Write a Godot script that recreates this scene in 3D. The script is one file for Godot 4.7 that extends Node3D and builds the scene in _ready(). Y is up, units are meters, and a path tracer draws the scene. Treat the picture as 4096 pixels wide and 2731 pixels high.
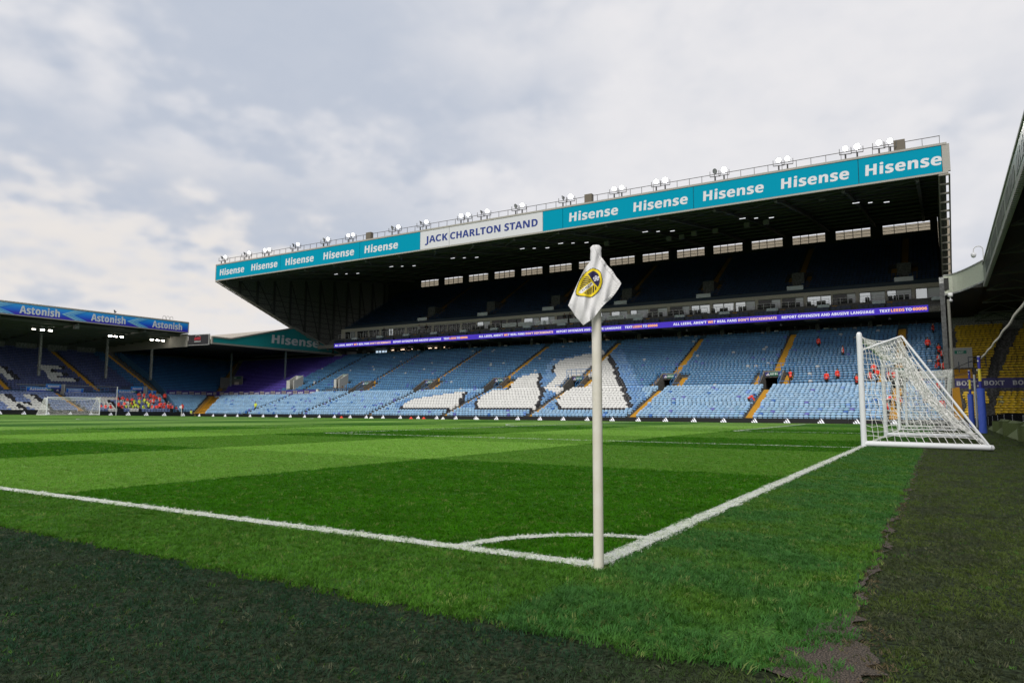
extends Node3D
# A football ground seen from beside a corner flag. Origin: the corner flag. -Z runs along the near goal line, -X along the near touchline.

var taken := {}
var mats := {}
var rng := RandomNumberGenerator.new()
const UP := Vector3.UP
const AISLES := [-2.4, -15.95, -29.1, -42.65, -56.05, -69.7, -83.7]   # centre lines of the stairs in the long stand
const EAST_Z := -73.5      # first row of the long stand
const NORTH_X := -110.6    # first row of the stand behind the far goal
var seat_mesh: ArrayMesh
var frame_mesh: ArrayMesh

func _ready() -> void:
	rng.seed = 7
	var cam := Camera3D.new()
	cam.name = "camera"
	var yaw := deg_to_rad(31.516)
	var pit := deg_to_rad(5.594)
	var rol := deg_to_rad(0.156)
	var fw := Vector3(-sin(yaw) * cos(pit), sin(pit), -cos(yaw) * cos(pit))
	var rt := Vector3(cos(yaw), 0, -sin(yaw))
	var up := rt.cross(fw)
	cam.basis = Basis(rt * cos(rol) + up * sin(rol), up * cos(rol) - rt * sin(rol), -fw)
	cam.position = Vector3(1.543, 0.801, 3.376)
	cam.fov = 52.096
	cam.near = 0.05
	cam.far = 2500.0
	add_child(cam)
	cam.make_current()
	var we := WorldEnvironment.new()
	we.name = "world_environment"
	var env := Environment.new()
	env.tonemap_mode = Environment.TONE_MAPPER_LINEAR
	env.tonemap_exposure = 1.5
	env.background_mode = Environment.BG_SKY
	var sky := Sky.new()
	var pan := PanoramaSkyMaterial.new()
	pan.panorama = sky_picture()
	sky.sky_material = pan
	env.sky = sky
	env.sdfgi_enabled = true
	env.ssao_enabled = true
	env.ssil_enabled = true
	we.environment = env
	add_child(we)
	var sun := DirectionalLight3D.new()
	sun.name = "sun"
	sun.light_energy = 0.5
	sun.light_color = Color(1.0, 0.98, 0.95)
	sun.light_angular_distance = 24.0
	sun.shadow_enabled = true
	sun.basis = Basis.looking_at(Vector3(-0.14, -0.66, -0.74).normalized())
	add_child(sun)

	make_seat_shapes()
	ground_and_pitch()
	long_stand()
	far_stand()
	corner_roofs()
	near_corner_stand()
	boards()
	goals()
	small_things()
	people()
	corner_flag()
	grass()

# ---------------------------------------------------------------- sky
func sky_picture() -> ImageTexture:
	var w := 2048
	var h := 1024
	var n := FastNoiseLite.new()
	n.seed = 11
	n.noise_type = FastNoiseLite.TYPE_SIMPLEX_SMOOTH
	n.fractal_type = FastNoiseLite.FRACTAL_FBM
	n.fractal_octaves = 5
	n.fractal_gain = 0.5
	n.frequency = 1.0
	var bright := Color(0.545, 0.540, 0.555)
	var grey := Color(0.352, 0.384, 0.448)
	var cream := Color(0.56, 0.525, 0.490)
	# cloud banks: azimuth and elevation in degrees, half widths, darkness
	var banks := [[-57, 25.5, 9, 4.5, 1.0], [-46, 24.5, 9, 5.5, 1.0], [-51, 32, 18, 4.5, .8], [-36, 24.5, 6, 2.2, .6], [-52, 15.6, 13, 2.2, 1.0], [-44, 13.2, 11, 1.7, .8], [-66, 17.5, 6, 4.0, .85], [-40, 20, 7, 2.2, .55],
		[-27.5, 25.5, 3.0, 2.4, .55], [-33, 20, 5, 1.6, .4], [-20, 33, 8, 2.4, .45], [3, 10, 6, 3.5, .6], [4, 21, 6, 2.4, .35], [-66, 9, 12, 2.4, .6], [-66, 31, 5, 4, .6], [80, 30, 30, 9, .6], [150, 24, 40, 8, .7], [-140, 26, 26, 9, .7], [110, 50, 40, 12, .6]]
	var im := Image.create(w, h, false, Image.FORMAT_RGBF)
	im.fill(Color(0.35, 0.36, 0.36))
	for y in int(h * 0.52):
		var el := 90.0 - 180.0 * (y + 0.5) / h
		var ce := cos(deg_to_rad(el))
		var se := sin(deg_to_rad(el))
		for x in w:
			var az := fposmod(360.0 * (x + 0.5) / w + 180.0, 360.0) - 180.0   # 0 is -Z, 90 is +X
			var a := deg_to_rad(az)
			# clouds lie on a high flat layer, so their pattern shrinks towards the horizon
			var k := 1.0 / (maxf(se, 0.0) + 0.22)
			var px := sin(a) * ce * k
			var pz := cos(a) * ce * k
			var n1 := n.get_noise_3d(px * 1.3, pz * 1.3, 3.0)
			var n2 := n.get_noise_3d(px * 3.3 + 9.0, pz * 3.3, se * 2.0)
			var n3 := n.get_noise_3d(px * 8.0, pz * 8.0, 20.0)
			var n4 := n.get_noise_3d(px * 19.0 + n2 * 2.0, pz * 19.0, 41.0 + n3 * 1.5)
			var wa := az + n2 * 5.0 + n3 * 2.0
			var we := el + n2 * 2.6 + n3 * 1.5
			var d := 0.0
			for b in banks:
				var da: float = fposmod(wa - b[0] + 180.0, 360.0) - 180.0
				var q: float = pow(da / b[2], 2.0) + pow((we - b[1]) / b[3], 2.0)
				if q < 6.0:
					d += b[4] * exp(-q * 0.9)
			# ragged edges: fine billows weigh most where a bank thins out
			var rag := n2 * 0.24 + n3 * 0.11 + n4 * 0.03
			d = smoothstep(-0.12, 1.12, d * (0.80 + n2 * 0.5 + n3 * 0.2) + rag + 0.10 + n1 * 0.04) + n4 * 0.035 + n3 * 0.06
			d = clampf(d, 0.0, 1.05)
			var c := bright.lerp(grey, d)
			var warm := clampf(1.0 - absf(el - 10.0) / 10.0, 0.0, 1.0) * clampf(0.8 - n2 * 1.0 - n3, 0.0, 1.0) * clampf((-az - 38.0) / 14.0, 0.0, 1.0)
			c = c.lerp(cream, warm * (1.0 - 0.8 * d))
			im.set_pixel(x, y, c * 1.0)
	return ImageTexture.create_from_image(im)

# ---------------------------------------------------------------- naming and making
func numbered(called: String) -> String:
	var k: int = taken.get(called, 0)
	taken[called] = k + 1
	return called if k == 0 else "%s_%03d" % [called, k]

func thing(called: String, label: String, category: String, at := Vector3.ZERO, turn := 0.0, group := "") -> Node3D:
	var o := Node3D.new()
	o.name = numbered(called)
	add_child(o)
	o.position = at
	o.rotation.y = turn
	tag(o, label, category, group)
	return o

func tag(o: Node, label: String, category: String, group := "") -> Node:
	o.set_meta("label", label)
	o.set_meta("category", category)
	if group:
		o.set_meta("group", group)
	return o

func obj(called: String, mesh: Mesh, m: Material, parent: Node = null, at := Transform3D()) -> MeshInstance3D:
	var o := MeshInstance3D.new()
	o.mesh = mesh
	if m:
		o.material_override = m
	o.transform = at
	if parent:
		o.name = called
		parent.add_child(o, true)
	else:
		o.name = numbered(called)
		add_child(o)
	return o

func struct(called: String, mesh: Mesh, m: Material) -> MeshInstance3D:
	var o := obj(called, mesh, m)
	o.set_meta("kind", "structure")
	return o

func many(called: String, mesh: Mesh, m: Material, places: Array, colours: Array, parent: Node = null) -> MultiMeshInstance3D:
	var mm := MultiMesh.new()
	mm.transform_format = MultiMesh.TRANSFORM_3D
	mm.use_colors = colours.size() > 0
	mm.mesh = mesh
	mm.instance_count = places.size()
	for i in places.size():
		mm.set_instance_transform(i, places[i])
		if colours.size() > 0:
			mm.set_instance_color(i, colours[i])
	var o := MultiMeshInstance3D.new()
	o.multimesh = mm
	o.material_override = m
	o.set_meta("kind", "stuff")
	if parent:
		o.name = called
		parent.add_child(o, true)
	else:
		o.name = numbered(called)
		add_child(o)
	return o

# ---------------------------------------------------------------- materials (colours given as linear base colours)
func mat(r: float, g: float, b: float, rough := 0.7, metal := 0.0) -> StandardMaterial3D:
	var key := "%.3f %.3f %.3f %.2f %.2f" % [r, g, b, rough, metal]
	if mats.has(key):
		return mats[key]
	var m := StandardMaterial3D.new()
	m.albedo_color = Color(r, g, b).linear_to_srgb()
	m.roughness = rough
	m.metallic = metal
	mats[key] = m
	return m

func worn(r: float, g: float, b: float, dirt := 0.25, freq := 0.02, scale := 0.25, rough := 0.75) -> StandardMaterial3D:
	# the colour with a blotchy weathering over it
	var key := "worn %.3f %.3f %.3f %.2f %.3f %.2f" % [r, g, b, dirt, freq, scale]
	if mats.has(key):
		return mats[key]
	var m := StandardMaterial3D.new()
	m.albedo_color = Color(r, g, b).linear_to_srgb()
	m.albedo_texture = blotches(dirt, freq)
	m.roughness = rough
	m.uv1_triplanar = true
	m.uv1_world_triplanar = true
	m.uv1_scale = Vector3.ONE * scale
	mats[key] = m
	return m

var blotch := {}
func blotches(dirt: float, freq: float) -> NoiseTexture2D:
	var key := "%.2f %.3f" % [dirt, freq]
	if blotch.has(key):
		return blotch[key]
	var n := FastNoiseLite.new()
	n.seed = 3
	n.frequency = freq
	n.fractal_octaves = 5
	n.fractal_gain = 0.6
	var t := NoiseTexture2D.new()
	t.noise = n
	t.width = 512
	t.height = 512
	t.seamless = true
	var g := Gradient.new()
	var lo := 1.0 - dirt
	g.set_color(0, Color(lo, lo, lo * 0.97))
	g.set_color(1, Color(1, 1, 1))
	g.set_offset(0, 0.2)
	g.set_offset(1, 0.75)
	t.color_ramp = g
	blotch[key] = t
	return t

func glow(r: float, g: float, b: float, e: float) -> StandardMaterial3D:
	var key := "glow %.2f %.2f %.2f %.2f" % [r, g, b, e]
	if mats.has(key):
		return mats[key]
	var m := StandardMaterial3D.new()
	m.albedo_color = Color(r, g, b).linear_to_srgb()
	m.emission_enabled = true
	m.emission = Color(r, g, b).linear_to_srgb()
	m.emission_energy_multiplier = e
	m.roughness = 0.5
	mats[key] = m
	return m

func tinted(rough := 0.55) -> StandardMaterial3D:
	var key := "tinted %.2f" % rough
	if mats.has(key):
		return mats[key]
	var m := StandardMaterial3D.new()
	m.vertex_color_use_as_albedo = true
	m.roughness = rough
	mats[key] = m
	return m

func pane(r: float, g: float, b: float, a: float) -> StandardMaterial3D:
	var key := "pane %.2f %.2f %.2f %.2f" % [r, g, b, a]
	if mats.has(key):
		return mats[key]
	var m := StandardMaterial3D.new()
	var c := Color(r, g, b).linear_to_srgb()
	c.a = a
	m.albedo_color = c
	m.transparency = BaseMaterial3D.TRANSPARENCY_ALPHA
	m.roughness = 0.05
	mats[key] = m
	return m

func veil(a: float) -> StandardMaterial3D:
	var key := "veil %.2f" % a
	if mats.has(key):
		return mats[key]
	var m := StandardMaterial3D.new()
	m.albedo_color = Color(0.09, 0.09, 0.08, a)
	m.transparency = BaseMaterial3D.TRANSPARENCY_ALPHA
	m.roughness = 0.0
	m.metallic_specular = 0.0
	mats[key] = m
	return m

# ---------------------------------------------------------------- shapes
func st_new() -> SurfaceTool:
	var st := SurfaceTool.new()
	st.begin(Mesh.PRIMITIVE_TRIANGLES)
	st.set_smooth_group(-1)
	return st

func done(st: SurfaceTool) -> ArrayMesh:
	st.generate_normals()
	return st.commit()

func tri(st: SurfaceTool, a: Vector3, b: Vector3, c: Vector3) -> void:
	st.add_vertex(a)
	st.add_vertex(c)
	st.add_vertex(b)

# corners given anticlockwise as seen from the front
func quad(st: SurfaceTool, a: Vector3, b: Vector3, c: Vector3, d: Vector3) -> void:
	tri(st, a, b, c)
	tri(st, a, c, d)

func box(st: SurfaceTool, lo: Vector3, hi: Vector3, x := Transform3D()) -> void:
	var p: Array[Vector3] = []
	for i in 8:
		p.append(x * Vector3(hi.x if i & 1 else lo.x, hi.y if i & 2 else lo.y, hi.z if i & 4 else lo.z))
	quad(st, p[4], p[5], p[7], p[6])
	quad(st, p[1], p[0], p[2], p[3])
	quad(st, p[5], p[1], p[3], p[7])
	quad(st, p[0], p[4], p[6], p[2])
	quad(st, p[6], p[7], p[3], p[2])
	quad(st, p[0], p[1], p[5], p[4])

# a bar of square or round section between two points
func bar(st: SurfaceTool, a: Vector3, b: Vector3, r: float, n := 6, r2 := -1.0, caps := true) -> void:
	if r2 < 0.0:
		r2 = r
	var d := (b - a).normalized()
	var s := d.cross(UP if absf(d.y) < 0.95 else Vector3.RIGHT).normalized()
	var t := s.cross(d)
	var off := PI / 4.0 if n == 4 else 0.0
	for i in n:
		var u := TAU * i / n + off
		var v := TAU * (i + 1) / n + off
		var e := s * cos(u) + t * sin(u)
		var f := s * cos(v) + t * sin(v)
		if n > 5:
			st.set_smooth_group(1)
		quad(st, a + e * r, a + f * r, b + f * r2, b + e * r2)
		st.set_smooth_group(-1)
		if caps:
			tri(st, a, a + f * r, a + e * r)
			tri(st, b, b + e * r2, b + f * r2)

# an outline (x to the right, y up) pushed back by depth; at places it
func slab(st: SurfaceTool, pts: PackedVector2Array, depth: float, at := Transform3D()) -> void:
	var q := pts
	if Geometry2D.is_polygon_clockwise(q):
		q = q.duplicate()
		q.reverse()
	var idx := Geometry2D.triangulate_polygon(q)
	for i in range(0, idx.size(), 3):
		var a := q[idx[i]]
		var b := q[idx[i + 1]]
		var c := q[idx[i + 2]]
		if (b - a).cross(c - a) < 0.0:
			var k := b
			b = c
			c = k
		tri(st, at * Vector3(a.x, a.y, 0), at * Vector3(b.x, b.y, 0), at * Vector3(c.x, c.y, 0))
		tri(st, at * Vector3(a.x, a.y, -depth), at * Vector3(c.x, c.y, -depth), at * Vector3(b.x, b.y, -depth))
	for i in q.size():
		var a := q[i]
		var b := q[(i + 1) % q.size()]
		quad(st, at * Vector3(a.x, a.y, 0), at * Vector3(a.x, a.y, -depth), at * Vector3(b.x, b.y, -depth), at * Vector3(b.x, b.y, 0))

# turned about an axis through at: profile of (radius, height)
func lathe(st: SurfaceTool, prof: Array, at: Vector3, n := 12, x := Basis()) -> void:
	for i in n:
		var u := TAU * i / n
		var v := TAU * (i + 1) / n
		for k in prof.size() - 1:
			var p: Vector2 = prof[k]
			var q: Vector2 = prof[k + 1]
			st.set_smooth_group(1)
			quad(st, at + x * Vector3(cos(u) * p.x, p.y, -sin(u) * p.x), at + x * Vector3(cos(v) * p.x, p.y, -sin(v) * p.x),
				at + x * Vector3(cos(v) * q.x, q.y, -sin(v) * q.x), at + x * Vector3(cos(u) * q.x, q.y, -sin(u) * q.x))
	st.set_smooth_group(-1)

func box_mesh(lo: Vector3, hi: Vector3) -> ArrayMesh:
	var st := st_new()
	box(st, lo, hi)
	return done(st)

var fonts := {}
func font(name_: String, weight := 700) -> Font:
	var key := name_ + str(weight)
	if not fonts.has(key):
		var f := SystemFont.new()
		f.font_names = PackedStringArray([name_])
		f.font_weight = weight
		var v := FontVariation.new()
		v.base_font = f
		v.variation_embolden = 0.75 if weight > 700 else (0.35 if weight == 700 else 0.0)
		fonts[key] = v
	return fonts[key]

# lettering that fills a box of the given width and capital height; x runs along dir, its face looks along dir x up
func words(called: String, text: String, m: Material, parent: Node, left_base: Vector3, dir: Vector3, width: float, cap: float, depth := 0.03, weight := 700, face := "Droid Sans", slant := 0.0) -> MeshInstance3D:
	var t := TextMesh.new()
	t.text = text
	t.font = font(face, weight)
	t.font_size = 64
	t.pixel_size = 0.01
	t.depth = 0.02
	t.curve_step = 2.0
	t.horizontal_alignment = HORIZONTAL_ALIGNMENT_LEFT
	t.vertical_alignment = VERTICAL_ALIGNMENT_BOTTOM
	var bb := t.get_aabb()
	var ref := TextMesh.new()
	ref.text = "H"
	ref.font = t.font
	ref.font_size = 64
	ref.pixel_size = 0.01
	ref.horizontal_alignment = HORIZONTAL_ALIGNMENT_LEFT
	ref.vertical_alignment = VERTICAL_ALIGNMENT_BOTTOM
	var rb := ref.get_aabb()
	var sx := width / bb.size.x
	var sy := cap / rb.size.y
	var out := dir.cross(UP).normalized()
	var b := Basis(dir * sx, UP * sy + dir * slant * sy, out * depth / 0.02)
	var origin := left_base - dir * bb.position.x * sx - UP * rb.position.y * sy - dir * slant * rb.position.y * sy
	return obj(called, t, m, parent, Transform3D(b, origin))

func fbm(seed_: int, freq: float, oct := 3) -> FastNoiseLite:
	var n := FastNoiseLite.new()
	n.seed = seed_
	n.frequency = freq
	n.fractal_octaves = oct
	return n

# ---------------------------------------------------------------- ground
func level(z: float) -> float:      # the pitch falls away gently towards the long stand
	return -0.42 * clampf((-42.0 - z) / 28.0, 0.0, 1.0)

func mown(x: float, z: float) -> Color:
	# two directions of mowing, 5.7 m bands
	var bx := int(floor(-x / 5.72)) & 1
	var bz := int(floor(-z / 5.85)) & 1
	if x > 0.0 or z > 0.0:
		return Color(0.075, 0.200, 0.035)
	var t := 0.64 * bx + 0.36 * bz
	return Color(0.046, 0.178, 0.004).lerp(Color(0.245, 0.460, 0.085), t)  # light bands: the sheen of glossy leaning blades is put into the colour

func on_line(x: float, z: float) -> bool:
	if x > 0.012 or z > 0.012:
		return false
	if z > -0.115 or x > -0.115:
		return true
	var r := sqrt(x * x + z * z)
	if absf(r - 0.94) < 0.052:
		return true
	if absf(z + 13.84) < 0.06 and x > -16.56:
		return true
	if absf(x + 16.5) < 0.06 and z < -13.78 and z > -54.2:
		return true
	if absf(z + 24.84) < 0.06 and x > -5.56:
		return true
	if absf(x + 5.5) < 0.06 and z < -24.78 and z > -43.2:
		return true
	return false

func turf_material(tex_scale: float, dirt: float) -> StandardMaterial3D:
	var m := StandardMaterial3D.new()
	m.vertex_color_use_as_albedo = true
	var t := blotches(dirt, 0.11)
	m.albedo_texture = t
	m.uv1_triplanar = true
	m.uv1_world_triplanar = true
	m.uv1_scale = Vector3.ONE * tex_scale
	m.roughness = 0.7
	m.metallic_specular = 0.15
	return m

func sheet(st: SurfaceTool, x0: float, x1: float, z0: float, z1: float, y: float, c: Color) -> void:
	# z0 > z1; split where the fall of the ground changes
	var cuts := [z0]
	for k in [-42.0, -70.0]:
		if k < z0 and k > z1:
			cuts.append(k)
	cuts.append(z1)
	for i in cuts.size() - 1:
		var a: float = cuts[i]
		var b: float = cuts[i + 1]
		st.set_color(c)
		quad(st, Vector3(x0, y + level(a), a), Vector3(x1, y + level(a), a), Vector3(x1, y + level(b), b), Vector3(x0, y + level(b), b))

func ground_and_pitch() -> void:
	var g := st_new()
	quad(g, Vector3(-900, -0.62, 900), Vector3(900, -0.62, 900), Vector3(900, -0.62, -900), Vector3(-900, -0.62, -900))
	struct("ground", done(g), worn(0.16, 0.16, 0.15, 0.4, 0.02, 0.1, 0.95))
	# artificial turf round the pitch, olive and worn
	var t := st_new()
	sheet(t, -112, 9, 60, -73.4, -0.018, Color(0.040, 0.055, 0.030))
	struct("turf_surround", done(t), turf_material(0.6, 0.55))
	var p := st_new()
	var xs := [1.16, 0.0]
	for i in 19:
		xs.append(-5.72 * (i + 1))
	var zs := [1.0, 0.0]
	for i in 12:
		zs.append(-5.85 * (i + 1))
	xs[xs.size() - 1] = -107.0
	zs[zs.size() - 1] = -70.0
	for i in xs.size() - 1:
		for j in zs.size() - 1:
			var c := mown((xs[i] + xs[i + 1]) * 0.5, (zs[j] + zs[j + 1]) * 0.5)
			if xs[i] > 0.5 and zs[j] < 0.5:
				c = Color(0.065, 0.185, 0.040)
			sheet(p, xs[i + 1], xs[i], zs[j], zs[j + 1], -0.012, c)
	struct("pitch", done(p), turf_material(1.1, 0.5))
	# bare earth along the seam of the two turfs
	var e := st_new()
	var n := fbm(5, 0.9)
	var prev: Array = []
	for i in 330:
		var z := 1.5 - 0.05 * i
		var nn := n.get_noise_1d(z * 3.0) + 0.6 * n.get_noise_1d(z * 14.0 + 30.0)
		var w := 0.004 + 0.07 * maxf(0.0, nn - 0.02) + 0.19 * exp(-pow((z - 0.72) / 0.36, 2.0)) * (1.0 + nn)
		var cx := 1.21 + 0.06 * n.get_noise_1d(z * 1.4 + 50.0) + 0.035 * n.get_noise_1d(z * 11.0)
		var cur := [Vector3(cx - w, -0.010, z), Vector3(cx + w * (0.7 + 0.5 * n.get_noise_1d(z * 17.0)), -0.010, z)]
		if i > 0:
			quad(e, prev[0], prev[1], cur[1], cur[0])
		prev = cur
	struct("earth_strip", done(e), worn(0.150, 0.118, 0.090, 0.85, 0.09, 2.6, 1.0))
	# painted lines
	var white := worn(0.72, 0.75, 0.74, 0.3, 0.15, 2.0, 0.9)
	var lines := [["touchline", -105.0, 0.0, 0.0, -0.12], ["goal_line", -0.12, 0.0, -0.12, -68.0], ["touchline", -105.0, 0.0, -67.88, -68.0], ["goal_line", -105.0, -104.88, -0.12, -67.88],
		["penalty_area_line", -16.56, -0.12, -13.78, -13.90], ["penalty_area_line", -16.56, -16.44, -13.90, -54.1], ["penalty_area_line", -16.56, -0.12, -54.1, -54.22],
		["goal_area_line", -5.56, -0.12, -24.78, -24.90], ["goal_area_line", -5.56, -5.44, -24.90, -43.1], ["goal_area_line", -5.56, -0.12, -43.1, -43.22],
		["halfway_line", -52.56, -52.44, -0.12, -67.88], ["penalty_area_line", -104.88, -88.4, -13.78, -13.9], ["penalty_area_line", -88.56, -88.44, -13.9, -54.1], ["penalty_area_line", -104.88, -88.4, -54.1, -54.22],
		["goal_area_line", -104.88, -99.4, -43.1, -43.22], ["goal_area_line", -99.5, -99.38, -24.9, -43.1]]
	for l in lines:
		var s := st_new()
		sheet(s, l[1], l[2], l[3], l[4], -0.004, Color.WHITE)
		struct(l[0], done(s), white)
	for a in [["corner_arc", 0.0, 0.0, 0.94, 180.0, 270.0, -0.003], ["penalty_arc", -11.0, -34.0, 9.15, 126.9, 233.1, -0.003], ["centre_circle", -52.5, -34.0, 9.15, 0.0, 360.0, -0.002]]:
		var s := st_new()
		var k := 48
		for i in k:
			var u := deg_to_rad(lerpf(a[4], a[5], float(i) / k))
			var v := deg_to_rad(lerpf(a[4], a[5], float(i + 1) / k))
			var r0: float = a[3] - 0.05
			var r1: float = a[3] + 0.05
			var pt := func(ang: float, r: float) -> Vector3:
				# angle measured from +X through -Z towards -X
				var x: float = a[1] + cos(ang) * r
				var z: float = a[2] + sin(ang) * r
				return Vector3(x, a[6] + level(z), z)
			quad(s, pt.call(u, r0), pt.call(v, r0), pt.call(v, r1), pt.call(u, r1))
		struct(a[0], done(s), white)

func grass() -> void:
	# one tuft of curved blades
	var variants: Array[ArrayMesh] = []
	for kind in 1:
		var V := PackedVector3Array()
		var N := PackedVector3Array()
		var I := PackedInt32Array()
		for b in 9:
			var a := rng.randf() * TAU
			var o := Vector3(rng.randf_range(-0.02, 0.02), -0.006, rng.randf_range(-0.02, 0.02))
			var lean := Vector3(cos(a), 0, sin(a))
			var side := Vector3(-sin(a), 0, cos(a)).rotated(UP, rng.randf_range(-0.5, 0.5))
			var h := rng.randf_range(0.013, 0.024)
			var w := rng.randf_range(0.0012, 0.0020)
			var bend := rng.randf_range(0.4, 1.5) * h
			var mid := o + UP * h * 0.62 + lean * bend * 0.35
			var tip := o + UP * h + lean * bend
			var base := V.size()
			V.append_array([o - side * w, o + side * w, mid - side * w * 0.9, mid + side * w * 0.9, tip])
			var n0 := (mid - o).cross(side).normalized()
			var n1 := (tip - mid).cross(side).normalized()
			if n0.y < 0.0:
				n0 = -n0
			if n1.y < 0.0:
				n1 = -n1
			N.append_array([n0, n0, (n0 + n1).normalized(), (n0 + n1).normalized(), n1])
			var t := [0, 1, 2, 1, 3, 2, 2, 3, 4]
			# clockwise seen from the upper face
			if (V[base + 1] - V[base]).cross(V[base + 2] - V[base]).y > 0.0:
				t.reverse()
			for k in t:
				I.append(base + k)
		var arr := []
		arr.resize(Mesh.ARRAY_MAX)
		arr[Mesh.ARRAY_VERTEX] = V
		arr[Mesh.ARRAY_NORMAL] = N
		arr[Mesh.ARRAY_INDEX] = I
		var me := ArrayMesh.new()
		me.add_surface_from_arrays(Mesh.PRIMITIVE_TRIANGLES, arr)
		variants.append(me)
	var places := [[], [], []]
	var hues := [[], [], []]
	var turf_places := []
	var turf_hues := []
	var n := fbm(21, 0.55, 4)
	var n2 := fbm(33, 2.2, 3)
	var c0 := Vector2(1.543, 3.376)
	var view := atan2(-0.5227, -0.8525)     # x, z of the middle of the view
	var r := 1.1
	var step := 0.02
	while r < 40.0:
		var rho := 2000.0 * minf(1.0, pow(4.8 / r, 1.55)) * clampf((40.0 - r) / 14.0, 0.05, 1.0)
		var half := deg_to_rad(47.0)
		var cnt := rho * 2.0 * half * r * step
		var whole := int(cnt) + (1 if rng.randf() < cnt - int(cnt) else 0)
		for i in whole:
			var a := view + rng.randf_range(-half, half)
			var rr := r + rng.randf() * step
			var x := c0.x + sin(a) * rr
			var z := c0.y + cos(a) * rr
			if z < -66.0:
				continue
			var jag := n2.get_noise_2d(x * 1.5, z * 1.5) * 0.06 + n.get_noise_2d(x, z) * 0.05
			var edge_x := 1.18 + jag
			var edge_z := 1.04 + jag + 0.06 * smoothstep(-2.5, 0.0, x)
			var s := rng.randf_range(0.75, 1.3)
			var jit := clampf(1.0 - (r - 4.0) / 14.0, 0.25, 1.0)
			var bright := 1.0 + rng.randf_range(-0.30, 0.36) * jit
			var grow := 1.0 + clampf((r - 6.0) / 30.0, 0.0, 0.55)
			var c: Color
			var patch := n.get_noise_2d(x * 2.0, z * 2.0)
			if on_line(x + n2.get_noise_2d(z * 9.0, x * 9.0) * 0.006, z + n2.get_noise_2d(x * 9.0, z * 9.0) * 0.012) :
				var q := rng.randf()
				c = Color(0.80, 0.83, 0.82) * rng.randf_range(0.72, 1.1)
				if q < 0.10:
					c = Color(0.25, 0.33, 0.22)
				s *= 0.9
			elif x < edge_x and z < edge_z:
				c = mown(x, z)
				if x > 0.0:
					c = Color(0.066, 0.190, 0.045).lerp(Color(0.080, 0.180, 0.022), clampf(patch * 1.6 + 0.3, 0, 1))
				elif z > 0.0:
					c = Color(0.076, 0.200, 0.022)
				if rng.randf() < 0.06:
					c = c.lerp(Color(0.26, 0.28, 0.10), 0.6)
				c = c * bright * (1.0 + patch * 0.30 * jit)
				# worn near the seam
				var bare := exp(-pow((x - 1.08) / 0.30, 2.0) - pow((z - 0.75) / 0.42, 2.0)) + 0.8 * exp(-pow((x - 0.72) / 0.12, 2.0) - pow((z - 0.72) / 0.10, 2.0))
				if rng.randf() < bare * (0.55 + n2.get_noise_2d(x * 2.0, z * 2.0) * 1.6):
					continue
				if x > -0.0 and z > -0.2:
					s *= rng.randf_range(0.9, 1.35)
			else:
				# the artificial surround: short, dull, matted
				var near_seam := absf(x - edge_x) < 0.015 + 0.07 * clampf(n2.get_noise_2d(x, z * 0.7) + 0.15, 0.0, 1.0) + 0.16 * exp(-pow((z - 0.7) / 0.4, 2.0))
				if near_seam and z < 1.7 and rng.randf() < 0.45:
					continue
				var right := smoothstep(0.3, 1.3, x)
				c = Color(0.027, 0.070, 0.038).lerp(Color(0.092, 0.130, 0.034), right)
				c = c.lerp(Color(0.064, 0.072, 0.050), clampf(patch * 1.9 + 0.20, 0.0, 1.0) * (0.75 if right > 0.5 else 0.45))
				if rng.randf() < 0.05:
					c = c.lerp(Color(0.16, 0.16, 0.10), 0.7)
				elif rng.randf() < 0.03:
					c = Color(0.07, 0.16, 0.03)
				if near_seam and rng.randf() < 0.7:
					c = Color(0.12, 0.085, 0.055).lerp(Color(0.20, 0.16, 0.10), rng.randf())
				c = c * bright
				var bt := Basis(UP, rng.randf() * TAU).rotated(Vector3(rng.randf_range(-1, 1), 0, rng.randf_range(-1, 1)).normalized(), rng.randf_range(0.1, 0.7))
				turf_places.append(Transform3D(bt.scaled(Vector3(0.9 * grow, 0.62 * grow, 0.9 * grow) * s), Vector3(x, -0.016, z)))
				turf_hues.append(c)
				continue
			var k := 0
			var bs := Basis(UP, rng.randf() * TAU).scaled(Vector3(grow, grow * 0.80, grow) * s)
			places[k].append(Transform3D(bs, Vector3(x, level(z) - 0.006, z)))
			hues[k].append(c)
		r += step
		step = 0.02 + r * 0.004
	var m := tinted(0.6).duplicate()
	m.metallic_specular = 0.18
	m.backlight_enabled = true
	m.backlight = Color(0.9, 0.95, 0.7)
	for k in 1:
		var o := many("grass", variants[k], m, places[k], hues[k])
		tag(o, "bright green mown grass blades of the pitch, white where lines are painted", "grass")
	var o2 := many("turf_fibres", variants[0], m, turf_places, turf_hues)
	tag(o2, "dull olive and grey artificial turf fibres outside the pitch", "turf")

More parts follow.
